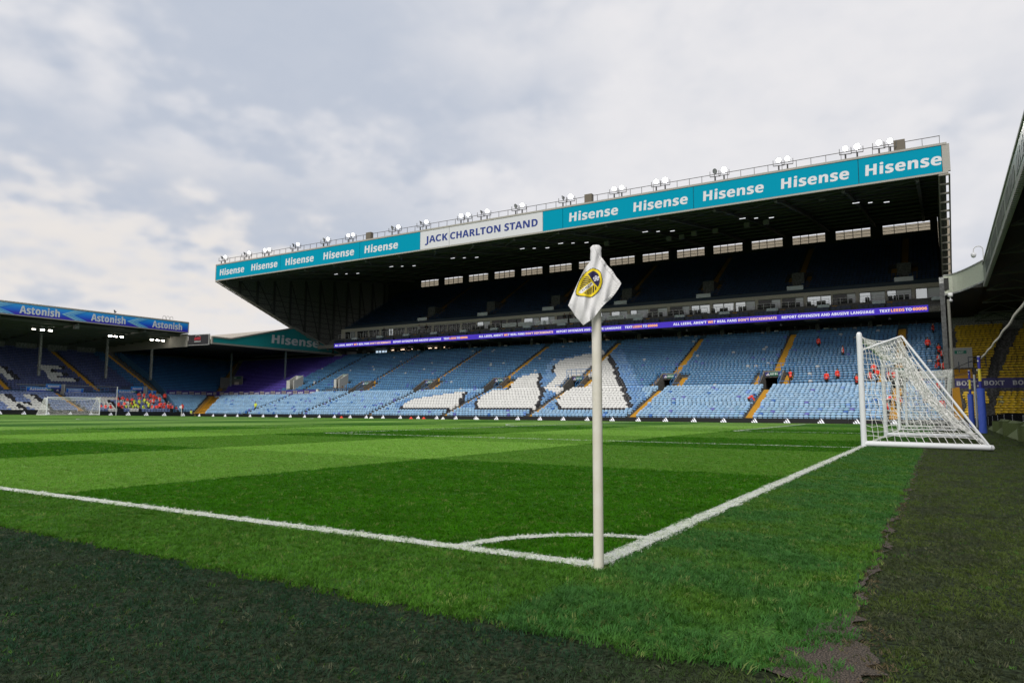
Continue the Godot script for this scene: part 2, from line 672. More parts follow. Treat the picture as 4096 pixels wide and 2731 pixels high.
# ---------------------------------------------------------------- seats and terraces
func make_seat_shapes() -> void:
	# a tip-up seat seen from the pitch (+Z): curved rounded back, folded pan, dark bracket
	var st := st_new()
	var cols := 5
	var rim: Array = []
	for i in cols + 1:
		var u := -1.0 + 2.0 * i / cols
		var x := 0.228 * u
		var z := -0.16 + 0.055 * u * u
		var top := 0.815 - 0.085 * pow(absf(u), 3.0)
		rim.append([Vector3(x, 0.615 + 0.02 * u * u, z + 0.03), Vector3(x, 0.70, z + 0.01), Vector3(x, top, z - 0.03), Vector3(x, top - 0.012, z - 0.065)])
	for i in cols:
		for k in 3:
			st.set_smooth_group(1 if k < 2 else -1)
			quad(st, rim[i][k], rim[i + 1][k], rim[i + 1][k + 1], rim[i][k + 1])
	st.set_smooth_group(-1)
	for e in [0, cols]:
		quad(st, rim[e][0], rim[e][1], rim[e][2], rim[e][3])
	# folded pan
	var pan := PackedVector2Array([Vector2(-0.185, 0.34), Vector2(0.185, 0.34), Vector2(0.20, 0.46), Vector2(0.17, 0.535), Vector2(-0.17, 0.535), Vector2(-0.20, 0.46)])
	slab(st, pan, 0.05, Transform3D(Basis(Vector3.RIGHT, -0.12), Vector3(0, 0, -0.01)))
	seat_mesh = done(st)
	var f := st_new()
	box(f, Vector3(-0.03, 0.0, -0.16), Vector3(0.03, 0.37, -0.08))
	box(f, Vector3(-0.245, 0.36, -0.20), Vector3(0.245, 0.66, -0.15))
	frame_mesh = done(f)

func rows_low() -> Array:
	var a := []
	for i in 16:
		a.append([(i - 2) * 0.72, 0.03 + 0.24 * (i - 2), 0.24])
	return a

func rows_high() -> Array:
	var a := []
	for j in 26:
		a.append([10.5 + j * 0.72, 3.30 + 0.326 * j, 0.326 if j else 0.15])
	return a

func put(axis: int, a: float, d: float, y: float) -> Vector3:
	if axis == 0:
		return Vector3(a, y, EAST_Z - d)
	return Vector3(NORTH_X - d, y, a)

# stepped concrete; spans: for each row a list of [from, to] along the stand
func steps(st: SurfaceTool, axis: int, row: Array, a0: float, a1: float) -> void:
	var d: float = row[0]
	var y: float = row[1]
	var h: float = row[2] + 0.04
	quad(st, put(axis, a0, d, y), put(axis, a1, d, y), put(axis, a1, d + 0.74, y), put(axis, a0, d + 0.74, y))
	quad(st, put(axis, a0, d, y - h), put(axis, a1, d, y - h), put(axis, a1, d, y), put(axis, a0, d, y))
	for a in [a0, a1]:
		quad(st, put(axis, a, d, y - h), put(axis, a, d, y), put(axis, a, d + 0.74, y), put(axis, a, d + 0.74, y - h))

func flight(st: SurfaceTool, axis: int, rows: Array, a0: float, a1: float) -> void:
	for r in rows:
		var d: float = r[0]
		var y: float = r[1]
		var h: float = r[2] * 0.5
		for k in 2:
			var p := put(axis, a0, d + 0.36 * k - 0.003, y - r[2])
			var q := put(axis, a1, d + 0.74, y + 0.006 + h * k)
			box(st, Vector3(minf(p.x, q.x), p.y, minf(p.z, q.z)), Vector3(maxf(p.x, q.x), q.y, maxf(p.z, q.z)))

func cut(spans: Array, lo: float, hi: float) -> Array:
	var out := []
	for s in spans:
		if hi <= s[0] or lo >= s[1]:
			out.append(s)
			continue
		if lo > s[0]:
			out.append([s[0], lo])
		if hi < s[1]:
			out.append([hi, s[1]])
	return out

func poly(l: Array) -> PackedVector2Array:
	var p := PackedVector2Array()
	for i in range(0, l.size(), 2):
		p.append(Vector2(l[i], l[i + 1]))
	return p

var white_east: Array = []
var white_north: Array = []

func seat_colour(x: float, z: float) -> Color:
	var j := rng.randf_range(0.86, 1.12)
	var q := rng.randf()
	var east := (z - EAST_Z) > (x - NORTH_X) * 1.0 - 0.2 or x > -108.0
	var dE := EAST_Z - z
	var dN := NORTH_X - x
	if x > 2.6:     # the yellow corner
		if dE < 10.4:
			if q < 0.07:
				return Color(0.62, 0.55, 0.22) * j
			return Color(0.92, 0.60, 0.014) * j
		return Color(0.76, 0.50, 0.014) * j
	if dE > dN:     # long stand side of the diagonal
		for p in white_east:
			if Geometry2D.is_point_in_polygon(Vector2(x, z), p):
				return Color(0.80, 0.80, 0.78) * rng.randf_range(0.92, 1.0)
		for p in white_east:
			if Geometry2D.is_point_in_polygon(Vector2(x - 0.75, z), p) or Geometry2D.is_point_in_polygon(Vector2(x, z - 0.74), p):
				return Color(0.012, 0.012, 0.016)
			if Geometry2D.is_point_in_polygon(Vector2(x - 3.0, z), p) or Geometry2D.is_point_in_polygon(Vector2(x + 1.5, z), p):
				return Color(0.10, 0.26, 0.58).lerp(Color(0.20, 0.38, 0.62), rng.randf()) * j
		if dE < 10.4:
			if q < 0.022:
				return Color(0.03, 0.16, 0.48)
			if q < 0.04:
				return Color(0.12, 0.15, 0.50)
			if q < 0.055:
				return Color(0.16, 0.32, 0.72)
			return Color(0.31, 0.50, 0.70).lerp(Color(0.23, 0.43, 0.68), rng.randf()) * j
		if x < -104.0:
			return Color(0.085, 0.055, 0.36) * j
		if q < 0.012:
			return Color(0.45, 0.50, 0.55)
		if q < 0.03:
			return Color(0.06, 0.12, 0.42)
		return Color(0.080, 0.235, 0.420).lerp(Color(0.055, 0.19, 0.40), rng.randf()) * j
	for p in white_north:
		if Geometry2D.is_point_in_polygon(Vector2(x, z), p):
			return Color(0.74, 0.74, 0.70)
	for p in white_north:
		if Geometry2D.is_point_in_polygon(Vector2(x, z + 0.75), p):
			return Color(0.012, 0.012, 0.016)
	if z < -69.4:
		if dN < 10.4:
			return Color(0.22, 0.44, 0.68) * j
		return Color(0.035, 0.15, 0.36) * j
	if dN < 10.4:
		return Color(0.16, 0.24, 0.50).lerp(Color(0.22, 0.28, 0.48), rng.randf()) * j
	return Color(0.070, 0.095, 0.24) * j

# fills rows with seats: the nearest ones are parts of their own, the rest one part
func seat_rows(parent: Node, axis: int, rows: Array, spans_of: Callable, single: int, extra := 0.0) -> void:
	var all := []
	var eye := Vector3(1.5, 0.8, 3.4)
	for r in rows:
		for s in spans_of.call(r):
			var len: float = s[1] - s[0]
			var n := int(floor(len / 0.5))
			var off := (len - n * 0.5) * 0.5 + rng.randf_range(-0.12, 0.12)
			for i in n:
				var a: float = s[0] + off + 0.25 + 0.5 * i
				var p := put(axis, a, r[0] + 0.56, r[1])
				var turn := 0.0 if axis == 0 else PI / 2.0
				var x := Transform3D(Basis(UP, turn + rng.randf_range(-0.03, 0.03)), p)
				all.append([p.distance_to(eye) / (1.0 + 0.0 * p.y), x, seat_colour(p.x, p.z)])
	all.sort_custom(func(u, v): return u[0] < v[0])
	var places := []
	var hues := []
	var backs := []
	var dims := []
	for i in all.size():
		backs.append(all[i][1])
		var bc: Color = all[i][2]
		dims.append(bc * (0.55 if bc.r > 0.5 and bc.b > 0.5 else 0.16) + Color(0.006, 0.008, 0.012))
		if i < single:
			var c: Color = all[i][2]
			var q := func(v: float) -> float: return snappedf(pow(v, 0.5), 0.03)
			var m := mat(pow(q.call(c.r), 2.0), pow(q.call(c.g), 2.0), pow(q.call(c.b), 2.0), 0.5)
			obj("seat", seat_mesh, m, parent, all[i][1])
		else:
			places.append(all[i][1])
			hues.append(all[i][2])
	many("seat_rows", seat_mesh, tinted(0.45), places, hues, parent)
	many("seat_brackets", frame_mesh, tinted(0.6), backs, dims, parent)

func rail(st: SurfaceTool, pts: Array, h := 1.0, r := 0.028, mid := true) -> void:
	for i in pts.size():
		bar(st, pts[i], pts[i] + UP * h, r)
		if i:
			bar(st, pts[i - 1] + UP * h, pts[i] + UP * h, r)
			if mid:
				bar(st, pts[i - 1] + UP * h * 0.5, pts[i] + UP * h * 0.5, r * 0.8)

# three slanted bars rising to the right, cap high, foot at p; x runs along dir
func three_bars(parent: Node, m: Material, p: Vector3, dir: Vector3, h: float) -> void:
	var out := dir.cross(UP).normalized()
	var b := Basis(dir, UP, out)
	var st := st_new()
	var w := h * 0.38
	var x := 0.0
	for k in 3:
		var hh: float = [0.36, 0.68, 1.0][k] * h
		var lean := 0.58
		# foot flat on the ground, top cut across the bar
		var p0 := Vector2(x, 0)
		var p1 := Vector2(x + w, 0)
		var p2 := Vector2(x + w - lean * (hh - 0.22 * h) + 0.0, hh - 0.22 * h)
		var p3 := Vector2(x - lean * hh + w * 0.35, hh)
		p2 = Vector2(x + w - lean * (hh * 0.80), hh * 0.80 + 0.02)
		slab(st, PackedVector2Array([p0, p1, Vector2(x + w - lean * hh * 0.86 + 0.0, hh * 0.86), Vector2(x - lean * hh + w * 0.42, hh)]), 0.02, Transform3D(b, p))
		x += w * 1.22
	obj("logo", done(st), m, parent)

# ---------------------------------------------------------------- the long stand across the pitch
func long_stand() -> void:
	white_east = [poly([-65.27, -75.1, -66.3, -76.8, -66.8, -79.04, -63.65, -80.9, -59.66, -82.6, -58.3, -79.9, -56.96, -77.5, -55.9, -75.1]),
		poly([-52.1, -75.0, -54.6, -78.8, -54.9, -82.7, -52.3, -83.4, -54.6, -88.6, -53.0, -89.0, -51.5, -90.4, -50.3, -88.7, -49.5, -86.7, -46.2, -81.9, -43.1, -75.0]),
		poly([-49.9, -93.4, -49.6, -95.2, -46.2, -97.1, -43.8, -98.5, -42.6, -96.7, -41.1, -94.2, -40.0, -92.6, -37.5, -88.0, -34.9, -83.7, -30.4, -75.0, -39.4, -75.0, -41.4, -78.0, -42.3, -80.6, -46.9, -84.0, -47.2, -88.5, -49.7, -92.7])]
	var S := thing("football_stand", "long two-tier blue-seated stand across the pitch under a teal-fronted cantilever roof", "stand")
	var concrete := worn(0.16, 0.16, 0.155, 0.4, 0.02, 0.3, 0.9)
	var concrete_pale := worn(0.30, 0.285, 0.26, 0.35, 0.02, 0.4, 0.85)
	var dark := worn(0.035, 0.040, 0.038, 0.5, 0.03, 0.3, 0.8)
	var yellow := worn(0.72, 0.39, 0.03, 0.3, 0.05, 0.6, 0.8)
	var blue_paint := mat(0.05, 0.20, 0.46, 0.5)
	var lo := rows_low()
	var hi := rows_high()
	var left := func(d: float) -> float: return NORTH_X - 0.6 - d
	var base_spans := func(r: Array) -> Array:
		var s := [[left.call(r[0]), 2.45]]
		if r[0] > 10.4 and r[0] < 14.7:
			for a in AISLES:
				s = cut(s, a - 1.15, a + 1.15)
		return s
	var st := st_new()
	for r in lo + hi:
		for s in base_spans.call(r):
			steps(st, 0, r, s[0], s[1])
	obj("terrace", done(st), concrete, S)
	var seat_spans := func(r: Array) -> Array:
		var s: Array = base_spans.call(r)
		for a in AISLES:
			if r[0] < 10.4:
				s = cut(s, a - 0.5, a + 0.5)
			elif r[0] < 14.7:
				s = cut(s, a - 2.2, a + 2.2)
			else:
				s = cut(s, a - 0.5, a + 0.5)
		# the corner: diagonal stairs and two boxes round exits
		if r[0] > 10.4:
			s = cut(s, -112.0 - r[0], -108.7 - r[0])
			if r[0] < 12.2:
				s = cut(s, -92.6, -85.0)
			if r[0] > 11.8 and r[0] < 14.9:
				s = cut(s, -102.8, -100.4)
				s = cut(s, -90.5, -88.8)
			s = cut(s, -98.2, -97.3)
		else:
			s = cut(s, -113.0 - r[0], -109.2 - r[0] * 0.94)
			s = cut(s, -97.4, -96.6)
			if r[0] > 8.5:
				s = cut(s, -140.0, -92.4)
			if r[0] > 8.7:
				s = cut(s, -98.0, -93.3)
				s = cut(s, -119.3, -114.0)
		return s
	seat_rows(S, 0, lo + hi, seat_spans, 300)
	# stairs, one flight of yellow steps per part
	for a in AISLES:
		var f := st_new()
		flight(f, 0, lo, a - 0.44, a + 0.44)
		obj("stairs", done(f), yellow, S)
		f = st_new()
		flight(f, 0, hi.slice(6), a - 0.44, a + 0.44)
		obj("stairs", done(f), yellow, S)
		for sgn in [-1, 1]:
			f = st_new()
			flight(f, 0, hi.slice(0, 6), a + sgn * 1.3 - (0.0 if sgn > 0 else 0.8), a + sgn * 1.3 + (0.8 if sgn > 0 else 0.0))
			obj("stairs", done(f), yellow, S)
		exit_opening(S, a, concrete_pale, dark, blue_paint)
	# diagonal stairs in the corner
	var dg := st_new()
	for r in hi:
		var d: float = r[0]
		for k in 2:
			var q := Vector3(-111.9 - d - 0.36 * k, 0, 0)
			box(dg, Vector3(-111.7 - d, r[1] - 0.3, EAST_Z - d - 0.74), Vector3(-110.4 - d, r[1] + 0.006 + 0.16 * k, EAST_Z - d - 0.37 * k))
	for r in lo:
		var d: float = r[0]
		for k in 2:
			box(dg, Vector3(-111.4 - d, r[1] - 0.3, EAST_Z - d - 0.74), Vector3(-109.3 - d * 0.94, r[1] + 0.006 + 0.12 * k, EAST_Z - d - 0.37 * k))
	obj("stairs", done(dg), yellow, S)

	# wall behind the last row
	var tw := st_new()
	box(tw, Vector3(-104.5, 11.0, -102.95), Vector3(2.4, 12.22, -102.75))
	obj("rear_wall", done(tw), worn(0.035, 0.105, 0.16, 0.3, 0.03, 0.4), S)
	var fl := st_new()
	box(fl, Vector3(-106, 11.7, -106.5), Vector3(2.4, 11.95, -103.0))
	obj("substructure", box_mesh(Vector3(-150, -0.6, -106.9), Vector3(2.4, 11.6, -106.6)), dark, S)
	obj("concourse_floor", done(fl), dark, S)
	# columns and dark glazing of the concourse
	for i in 17:
		var x := -6.2 - 6.66 * i
		if x > -104:
			obj("column", box_mesh(Vector3(x - 0.28, 11.95, -102.7 - 0.6), Vector3(x + 0.28, 13.35, -102.7 + 0.0)), concrete, S)
			obj("bracket", box_mesh(Vector3(x - 0.9, 12.92, -100.0), Vector3(x + 0.9, 13.10, -97.4)), concrete_pale, S)
			for k in 3:
				var gx := x + 1.3 + 2.05 * k
				obj("mullion", box_mesh(Vector3(gx - 0.03, 11.95, -104.55), Vector3(gx + 0.03, 13.1, -104.45)), mat(0.22, 0.23, 0.23), S)
			obj("notice_box", box_mesh(Vector3(x + 0.75, 12.0, -103.2), Vector3(x + 1.35, 12.42, -102.98)), mat(0.62, 0.62, 0.58), S)
			if i % 2 == 0:
				obj("speaker", cone_mesh(Vector3(x + 2.6, 12.55, -98.3)), mat(0.2, 0.2, 0.2), S)
	obj("concourse_glazing", box_mesh(Vector3(-98, 11.95, -104.62), Vector3(2.4, 13.1, -104.56)), mat(0.006, 0.007, 0.008, 0.12), S)
	obj("concourse_back_wall", box_mesh(Vector3(-106, 11.7, -108.0), Vector3(2.4, 15, -107.6)), dark, S)
	for l in [[-92.6, .5], [-90.2, .9], [-87.4, .3], [-83.2, .7], [-81.6, .4], [-79.6, .3], [-53.5, .5], [-46.5, .4]]:
		obj("ceiling_lamp", box_mesh(Vector3(l[0], 12.70, -103.8), Vector3(l[0] + l[1], 12.74, -103.6)), glow(1.0, 0.72, 0.5, 3.0), S)
	for k in 4:
		obj("lit_window", box_mesh(Vector3(-97.6 + 0.85 * k, 12.0, -104.56), Vector3(-97.0 + 0.85 * k, 12.85, -104.5)), glow(0.5, 0.62, 0.75, 0.7), S)
	# balcony slab with the private boxes
	var sl := st_new()
	slab(sl, PackedVector2Array([Vector2(97.05, 13.02), Vector2(97.05, 13.95), Vector2(97.3, 13.98), Vector2(98.0, 13.98), Vector2(98.0, 14.55), Vector2(98.6, 14.55), Vector2(98.6, 15.05), Vector2(101.2, 15.05), Vector2(101.2, 13.35), Vector2(108, 13.35), Vector2(108, 13.02)]), 106.9, Transform3D(Basis(Vector3(0, 0, -1), Vector3.UP, Vector3(1, 0, 0)), Vector3(2.45, 0, 0)))
	obj("balcony", done(sl), worn(0.14, 0.14, 0.135, 0.3, 0.03, 0.3), S)
	obj("balcony_edge", box_mesh(Vector3(-106.5, 13.05, -97.04), Vector3(-101.9, 13.7, -96.9)), concrete_pale, S)
	obj("balcony_edge", box_mesh(Vector3(0.85, 13.1, -97.04), Vector3(2.4, 13.75, -96.9)), concrete_pale, S)
	boxes(S)
	# upper tier
	var up := []
	for j in 24:
		up.append([28.2 + 0.72 * j, 17.55 + 0.415 * j, 0.415])
	st = st_new()
	for r in up:
		steps(st, 0, r, -103.5, 2.4)
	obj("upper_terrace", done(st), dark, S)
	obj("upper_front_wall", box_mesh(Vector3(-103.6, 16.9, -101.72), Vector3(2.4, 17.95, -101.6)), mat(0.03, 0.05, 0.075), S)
	var up_spans := func(r: Array) -> Array:
		var s := [[-103.4, 2.3]]
		for a in AISLES:
			var c: float = a + 0.5
			if r[0] > 30.5 and r[0] < 34.0:
				s = cut(s, c - 1.6, c + 1.6)
			else:
				s = cut(s, c - 0.5, c + 0.5)
		return s
	var places := []
	var hues := []
	for r in up:
		for s in up_spans.call(r):
			var n := int((s[1] - s[0]) / 0.5)
			for i in n:
				places.append(Transform3D(Basis(), put(0, s[0] + 0.25 + 0.5 * i, r[0] + 0.56, r[1])))
				hues.append(Color(0.013, 0.040, 0.095) * rng.randf_range(0.8, 1.2))  # seat blue darkened: the shade under the roof is put into the colour
	many("upper_seat_rows", seat_mesh, tinted(0.5), places, hues, S)
	var shaded_yellow := worn(0.26, 0.14, 0.015, 0.4, 0.05, 0.6, 0.9)  # same paint as the lower stairs, with the shade up here put into the colour
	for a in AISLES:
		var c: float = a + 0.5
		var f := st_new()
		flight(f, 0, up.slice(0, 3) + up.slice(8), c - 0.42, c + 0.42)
		obj("stairs", done(f), shaded_yellow, S)
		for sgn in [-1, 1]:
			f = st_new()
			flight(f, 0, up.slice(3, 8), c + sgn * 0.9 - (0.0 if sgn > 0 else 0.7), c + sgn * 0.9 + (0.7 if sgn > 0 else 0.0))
			obj("stairs", done(f), shaded_yellow, S)
		obj("exit_wall", box_mesh(Vector3(c - 0.85, 18.7, -107.3), Vector3(c + 0.85, 20.9, -104.4)), worn(0.12, 0.12, 0.12, 0.3), S)
		var gl := st_new()
		box(gl, Vector3(c - 1.1, 17.9, -101.60), Vector3(c + 1.1, 18.5, -101.56))
		obj("glass_screen", done(gl), pane(0.45, 0.6, 0.58, 0.45), S)
	# rear wall of the upper tier with the row of openings
	var spans := [[-107.6, 2.4]]
	var wins := []
	for i in 16:
		var x1 := 1.46 if i == 0 else -6.70 - 6.62 * (i - 1)
		var x0 := -5.04 if i == 0 else x1 - 5.1
		if x0 > -102:
			wins.append([x0, x1])
			spans = cut(spans, x0, x1)
	var bw := st_new()
	box(bw, Vector3(-107.6, 24.0, -119.3), Vector3(2.4, 28.38, -119.0))
	box(bw, Vector3(-107.6, 29.85, -119.3), Vector3(2.4, 31.0, -119.0))
	for s in spans:
		box(bw, Vector3(s[0], 28.38, -119.3), Vector3(s[1], 29.85, -119.0))
	obj("upper_rear_wall", done(bw), dark, S)
	for wn in wins:
		var f := st_new()
		for k in 5:
			var x: float = lerpf(wn[0], wn[1], k / 4.0)
			box(f, Vector3(x - 0.05, 28.4, -119.1), Vector3(x + 0.05, 29.84, -119.02))
		for y in [28.85, 29.3, 29.55]:
			box(f, Vector3(wn[0], y - 0.03, -119.09), Vector3(wn[1], y + 0.03, -119.03))
		obj("window_frame", done(f), mat(0.03, 0.03, 0.03), S)
	# pale cladding of the service deck behind the openings, open to the sky above it
	obj("rear_cladding", box_mesh(Vector3(-106, 22, -124.4), Vector3(4, 30.72, -124.2)), worn(0.46, 0.40, 0.31, 0.25, 0.04, 0.3), S)
	long_roof(S, dark, concrete_pale)
	floodlights()

func cone_mesh(p: Vector3) -> ArrayMesh:
	var st := st_new()
	lathe(st, [Vector2(0.02, 0.35), Vector2(0.04, 0.2), Vector2(0.22, 0.0), Vector2(0.0, 0.0)], p, 10)
	return done(st)

func exit_opening(S: Node, a: float, pale: Material, dark: Material, blue: Material) -> void:
	var z0 := -83.6
	var z1 := -87.3
	for sgn in [-1, 1]:
		var x: float = a + sgn * 1.15
		var st := st_new()
		var prof := PackedVector2Array([Vector2(-z0, 2.6), Vector2(-z0, 3.75), Vector2(-z1, 5.75), Vector2(-z1 + 0.4, 5.75), Vector2(-z1 + 0.4, 2.6)])
		slab(st, prof, 0.16, Transform3D(Basis(Vector3(0, 0, -1), Vector3.UP, Vector3(1, 0, 0)), Vector3(x + 0.08, 0, 0)))
		obj("exit_wall", done(st), pale, S)
	var tn := st_new()
	box(tn, Vector3(a - 1.07, 2.7, -92), Vector3(a + 1.07, 2.92, -83.55))
	box(tn, Vector3(a - 1.25, 2.7, -92.2), Vector3(a + 1.25, 5.2, -92))
	box(tn, Vector3(a - 1.25, 2.7, -92), Vector3(a - 1.08, 5.0, -87.7))
	box(tn, Vector3(a + 1.08, 2.7, -92), Vector3(a + 1.25, 5.0, -87.7))
	box(tn, Vector3(a - 1.25, 4.98, -92), Vector3(a + 1.25, 5.1, -87.2))
	obj("exit_tunnel", done(tn), dark, S)
	obj("exit_lintel", box_mesh(Vector3(a - 1.07, 4.9, -87.68), Vector3(a + 1.07, 5.72, -87.25)), pale, S)
	var sign_ := obj("exit_sign", box_mesh(Vector3(a - 1.04, 5.08, -87.24), Vector3(a + 1.04, 5.56, -87.19)), mat(0.035, 0.03, 0.17), S)
	obj("green_panel", box_mesh(Vector3(a - 0.5, 5.09, -87.188), Vector3(a + 0.5, 5.55, -87.17)), mat(0.01, 0.16, 0.09), sign_)
	words("lettering", "EXIT", mat(0.8, 0.8, 0.8), sign_, Vector3(a - 0.4, 5.2, -87.165), Vector3.RIGHT, 0.46, 0.23, 0.01)
	var ar := st_new()
	box(ar, Vector3(a + 0.14, 5.2, -87.165), Vector3(a + 0.24, 5.43, -87.155))
	slab(ar, PackedVector2Array([Vector2(0, 0), Vector2(0.09, 0.11), Vector2(-0.09, 0.11)]), 0.01, Transform3D(Basis(), Vector3(a + 0.38, 5.2, -87.155)))
	box(ar, Vector3(a + 0.355, 5.3, -87.165), Vector3(a + 0.405, 5.43, -87.155))
	obj("symbol", done(ar), mat(0.8, 0.8, 0.8), sign_)
	three_bars(sign_, mat(0.8, 0.8, 0.82), Vector3(a - 0.9, 5.13, -87.165), Vector3.RIGHT, 0.32)
	three_bars(sign_, mat(0.8, 0.8, 0.82), Vector3(a + 0.62, 5.13, -87.165), Vector3.RIGHT, 0.32)
	# blue guard rails
	var rl := st_new()
	var top := []
	for i in 7:
		top.append(Vector3(a - 2.3 + 0.77 * i, 5.62, -87.8))
	rail(rl, top, 1.05, 0.035)
	obj("guard_rail", done(rl), blue, S)
	for sgn in [-1, 1]:
		rl = st_new()
		var x: float = a + sgn * 1.15
		rail(rl, [Vector3(x - 0.05 * sgn, 3.6, -83.7), Vector3(x, 4.3, -84.9), Vector3(x, 5.0, -86.1)], 0.85, 0.035)
		rail(rl, [Vector3(x + sgn * 1.05, 3.3, -84.1), Vector3(x, 3.3, -84.1)], 1.0, 0.035)
		obj("guard_rail", done(rl), blue, S)

# the glazed boxes above the screen
func boxes(S: Node) -> void:
	var stone := worn(0.60, 0.55, 0.48, 0.18, 0.03, 0.5, 0.8)
	var light_glass := mat(0.72, 0.77, 0.80, 0.10, 0.6)
	var blind := mat(0.85, 0.87, 0.90, 0.5)
	var black := mat(0.008, 0.008, 0.009, 0.25)
	var steel := mat(0.62, 0.62, 0.60, 0.35, 0.2)
	obj("box_fascia", box_mesh(Vector3(-103.6, 16.72, -101.6), Vector3(2.4, 17.24, -100.5)), stone, S)
	obj("box_back_wall", box_mesh(Vector3(-103.6, 15.05, -103.3), Vector3(2.4, 16.8, -103.2)), mat(0.03, 0.028, 0.027), S)
	obj("box_end_wall", box_mesh(Vector3(-103.6, 15.05, -103.2), Vector3(-102.6, 16.72, -100.5)), stone, S)
	var r := RandomNumberGenerator.new()
	r.seed = 5
	for i in 32:
		var x0 := -102.6 + 3.29 * i
		var x1 := x0 + 3.29
		var pier := 0.18 if i % 2 else 0.42
		obj("pier", box_mesh(Vector3(x1 - pier, 15.05, -100.75), Vector3(x1, 16.72, -100.52)), stone, S)
		var w0 := x0
		var w1 := x1 - pier
		var mid := lerpf(w0, w1, r.randf_range(0.35, 0.65))
		var q := r.randf()
		var lefty: Material
		var righty: Material
		if x0 < -75.0:
			lefty = black
			righty = black if q < 0.75 else light_glass
		elif x0 < -40:
			lefty = light_glass if q < 0.6 else black
			righty = blind if q < 0.75 else black
		else:
			lefty = black if q < 0.45 else light_glass
			righty = blind if q < 0.55 else light_glass
		obj("window", box_mesh(Vector3(w0, 15.15, -100.72), Vector3(mid, 16.6, -100.66)), lefty, S)
		obj("window", box_mesh(Vector3(mid, 15.15, -100.78), Vector3(w1, 16.6, -100.72)), righty, S)
		var f := st_new()
		for x in [w0 + 0.03, mid, w1 - 0.03]:
			box(f, Vector3(x - 0.035, 15.08, -100.64), Vector3(x + 0.035, 16.66, -100.58))
		box(f, Vector3(w0, 16.6, -100.64), Vector3(w1, 16.68, -100.58))
		if x0 < -75.0:
			box(f, Vector3(lerpf(mid, w1, 0.5) - 0.03, 15.08, -100.64), Vector3(lerpf(mid, w1, 0.5) + 0.03, 16.66, -100.58))
		obj("window_frame", done(f), mat(0.55, 0.55, 0.53) if x0 < -70 else mat(0.25, 0.25, 0.24), S)
		# balcony: black padded chairs behind a rail, navy seats in front
		if i < 31:
			var glass_front := x0 > -64.0 and x0 < -37.0
			if glass_front:
				obj("glass_screen", box_mesh(Vector3(x0 + 0.1, 15.05, -98.55), Vector3(x1 - 0.25, 15.75, -98.52)), pane(0.5, 0.6, 0.58, 0.4), S)
			else:
				var rl := st_new()
				var pts := []
				for k in 4:
					pts.append(Vector3(x0 + 0.2 + 0.95 * k, 15.05, -98.52))
				rail(rl, pts, 0.78, 0.03)
				obj("balcony_rail", done(rl), steel, S)
			for k in 4:
				if r.randf() < 0.78 and x0 > -72:
					var cx := x0 + 0.45 + 0.62 * k
					obj("balcony_chair", box_mesh(Vector3(cx - 0.26, 15.1, -99.2), Vector3(cx + 0.26, 15.72, -99.0)), mat(0.010, 0.010, 0.012, 0.6), S)
			for k in 5:
				var cx := x0 + 0.34 + 0.62 * k
				if k < 4 or i % 2:
					obj("balcony_seat", box_mesh(Vector3(cx - 0.28, 14.0, -97.75), Vector3(cx + 0.28, 14.62, -97.6)), mat(0.018, 0.032, 0.075, 0.5), S)
		if i % 2 == 1:
			obj("glass_hood", box_mesh(Vector3(x1 - 1.55, 14.55, -97.7), Vector3(x1 - 0.05, 14.95, -97.3)), pane(0.42, 0.56, 0.55, 0.55), S)
			var f2 := st_new()
			for k in 3:
				box(f2, Vector3(x1 + 0.1, 13.98, -98.3 - 0.35 * k), Vector3(x1 + 0.75, 14.25 + 0.3 * k, -97.7 - 0.35 * k))
			obj("steps", done(f2), worn(0.50, 0.28, 0.04, 0.3), S)

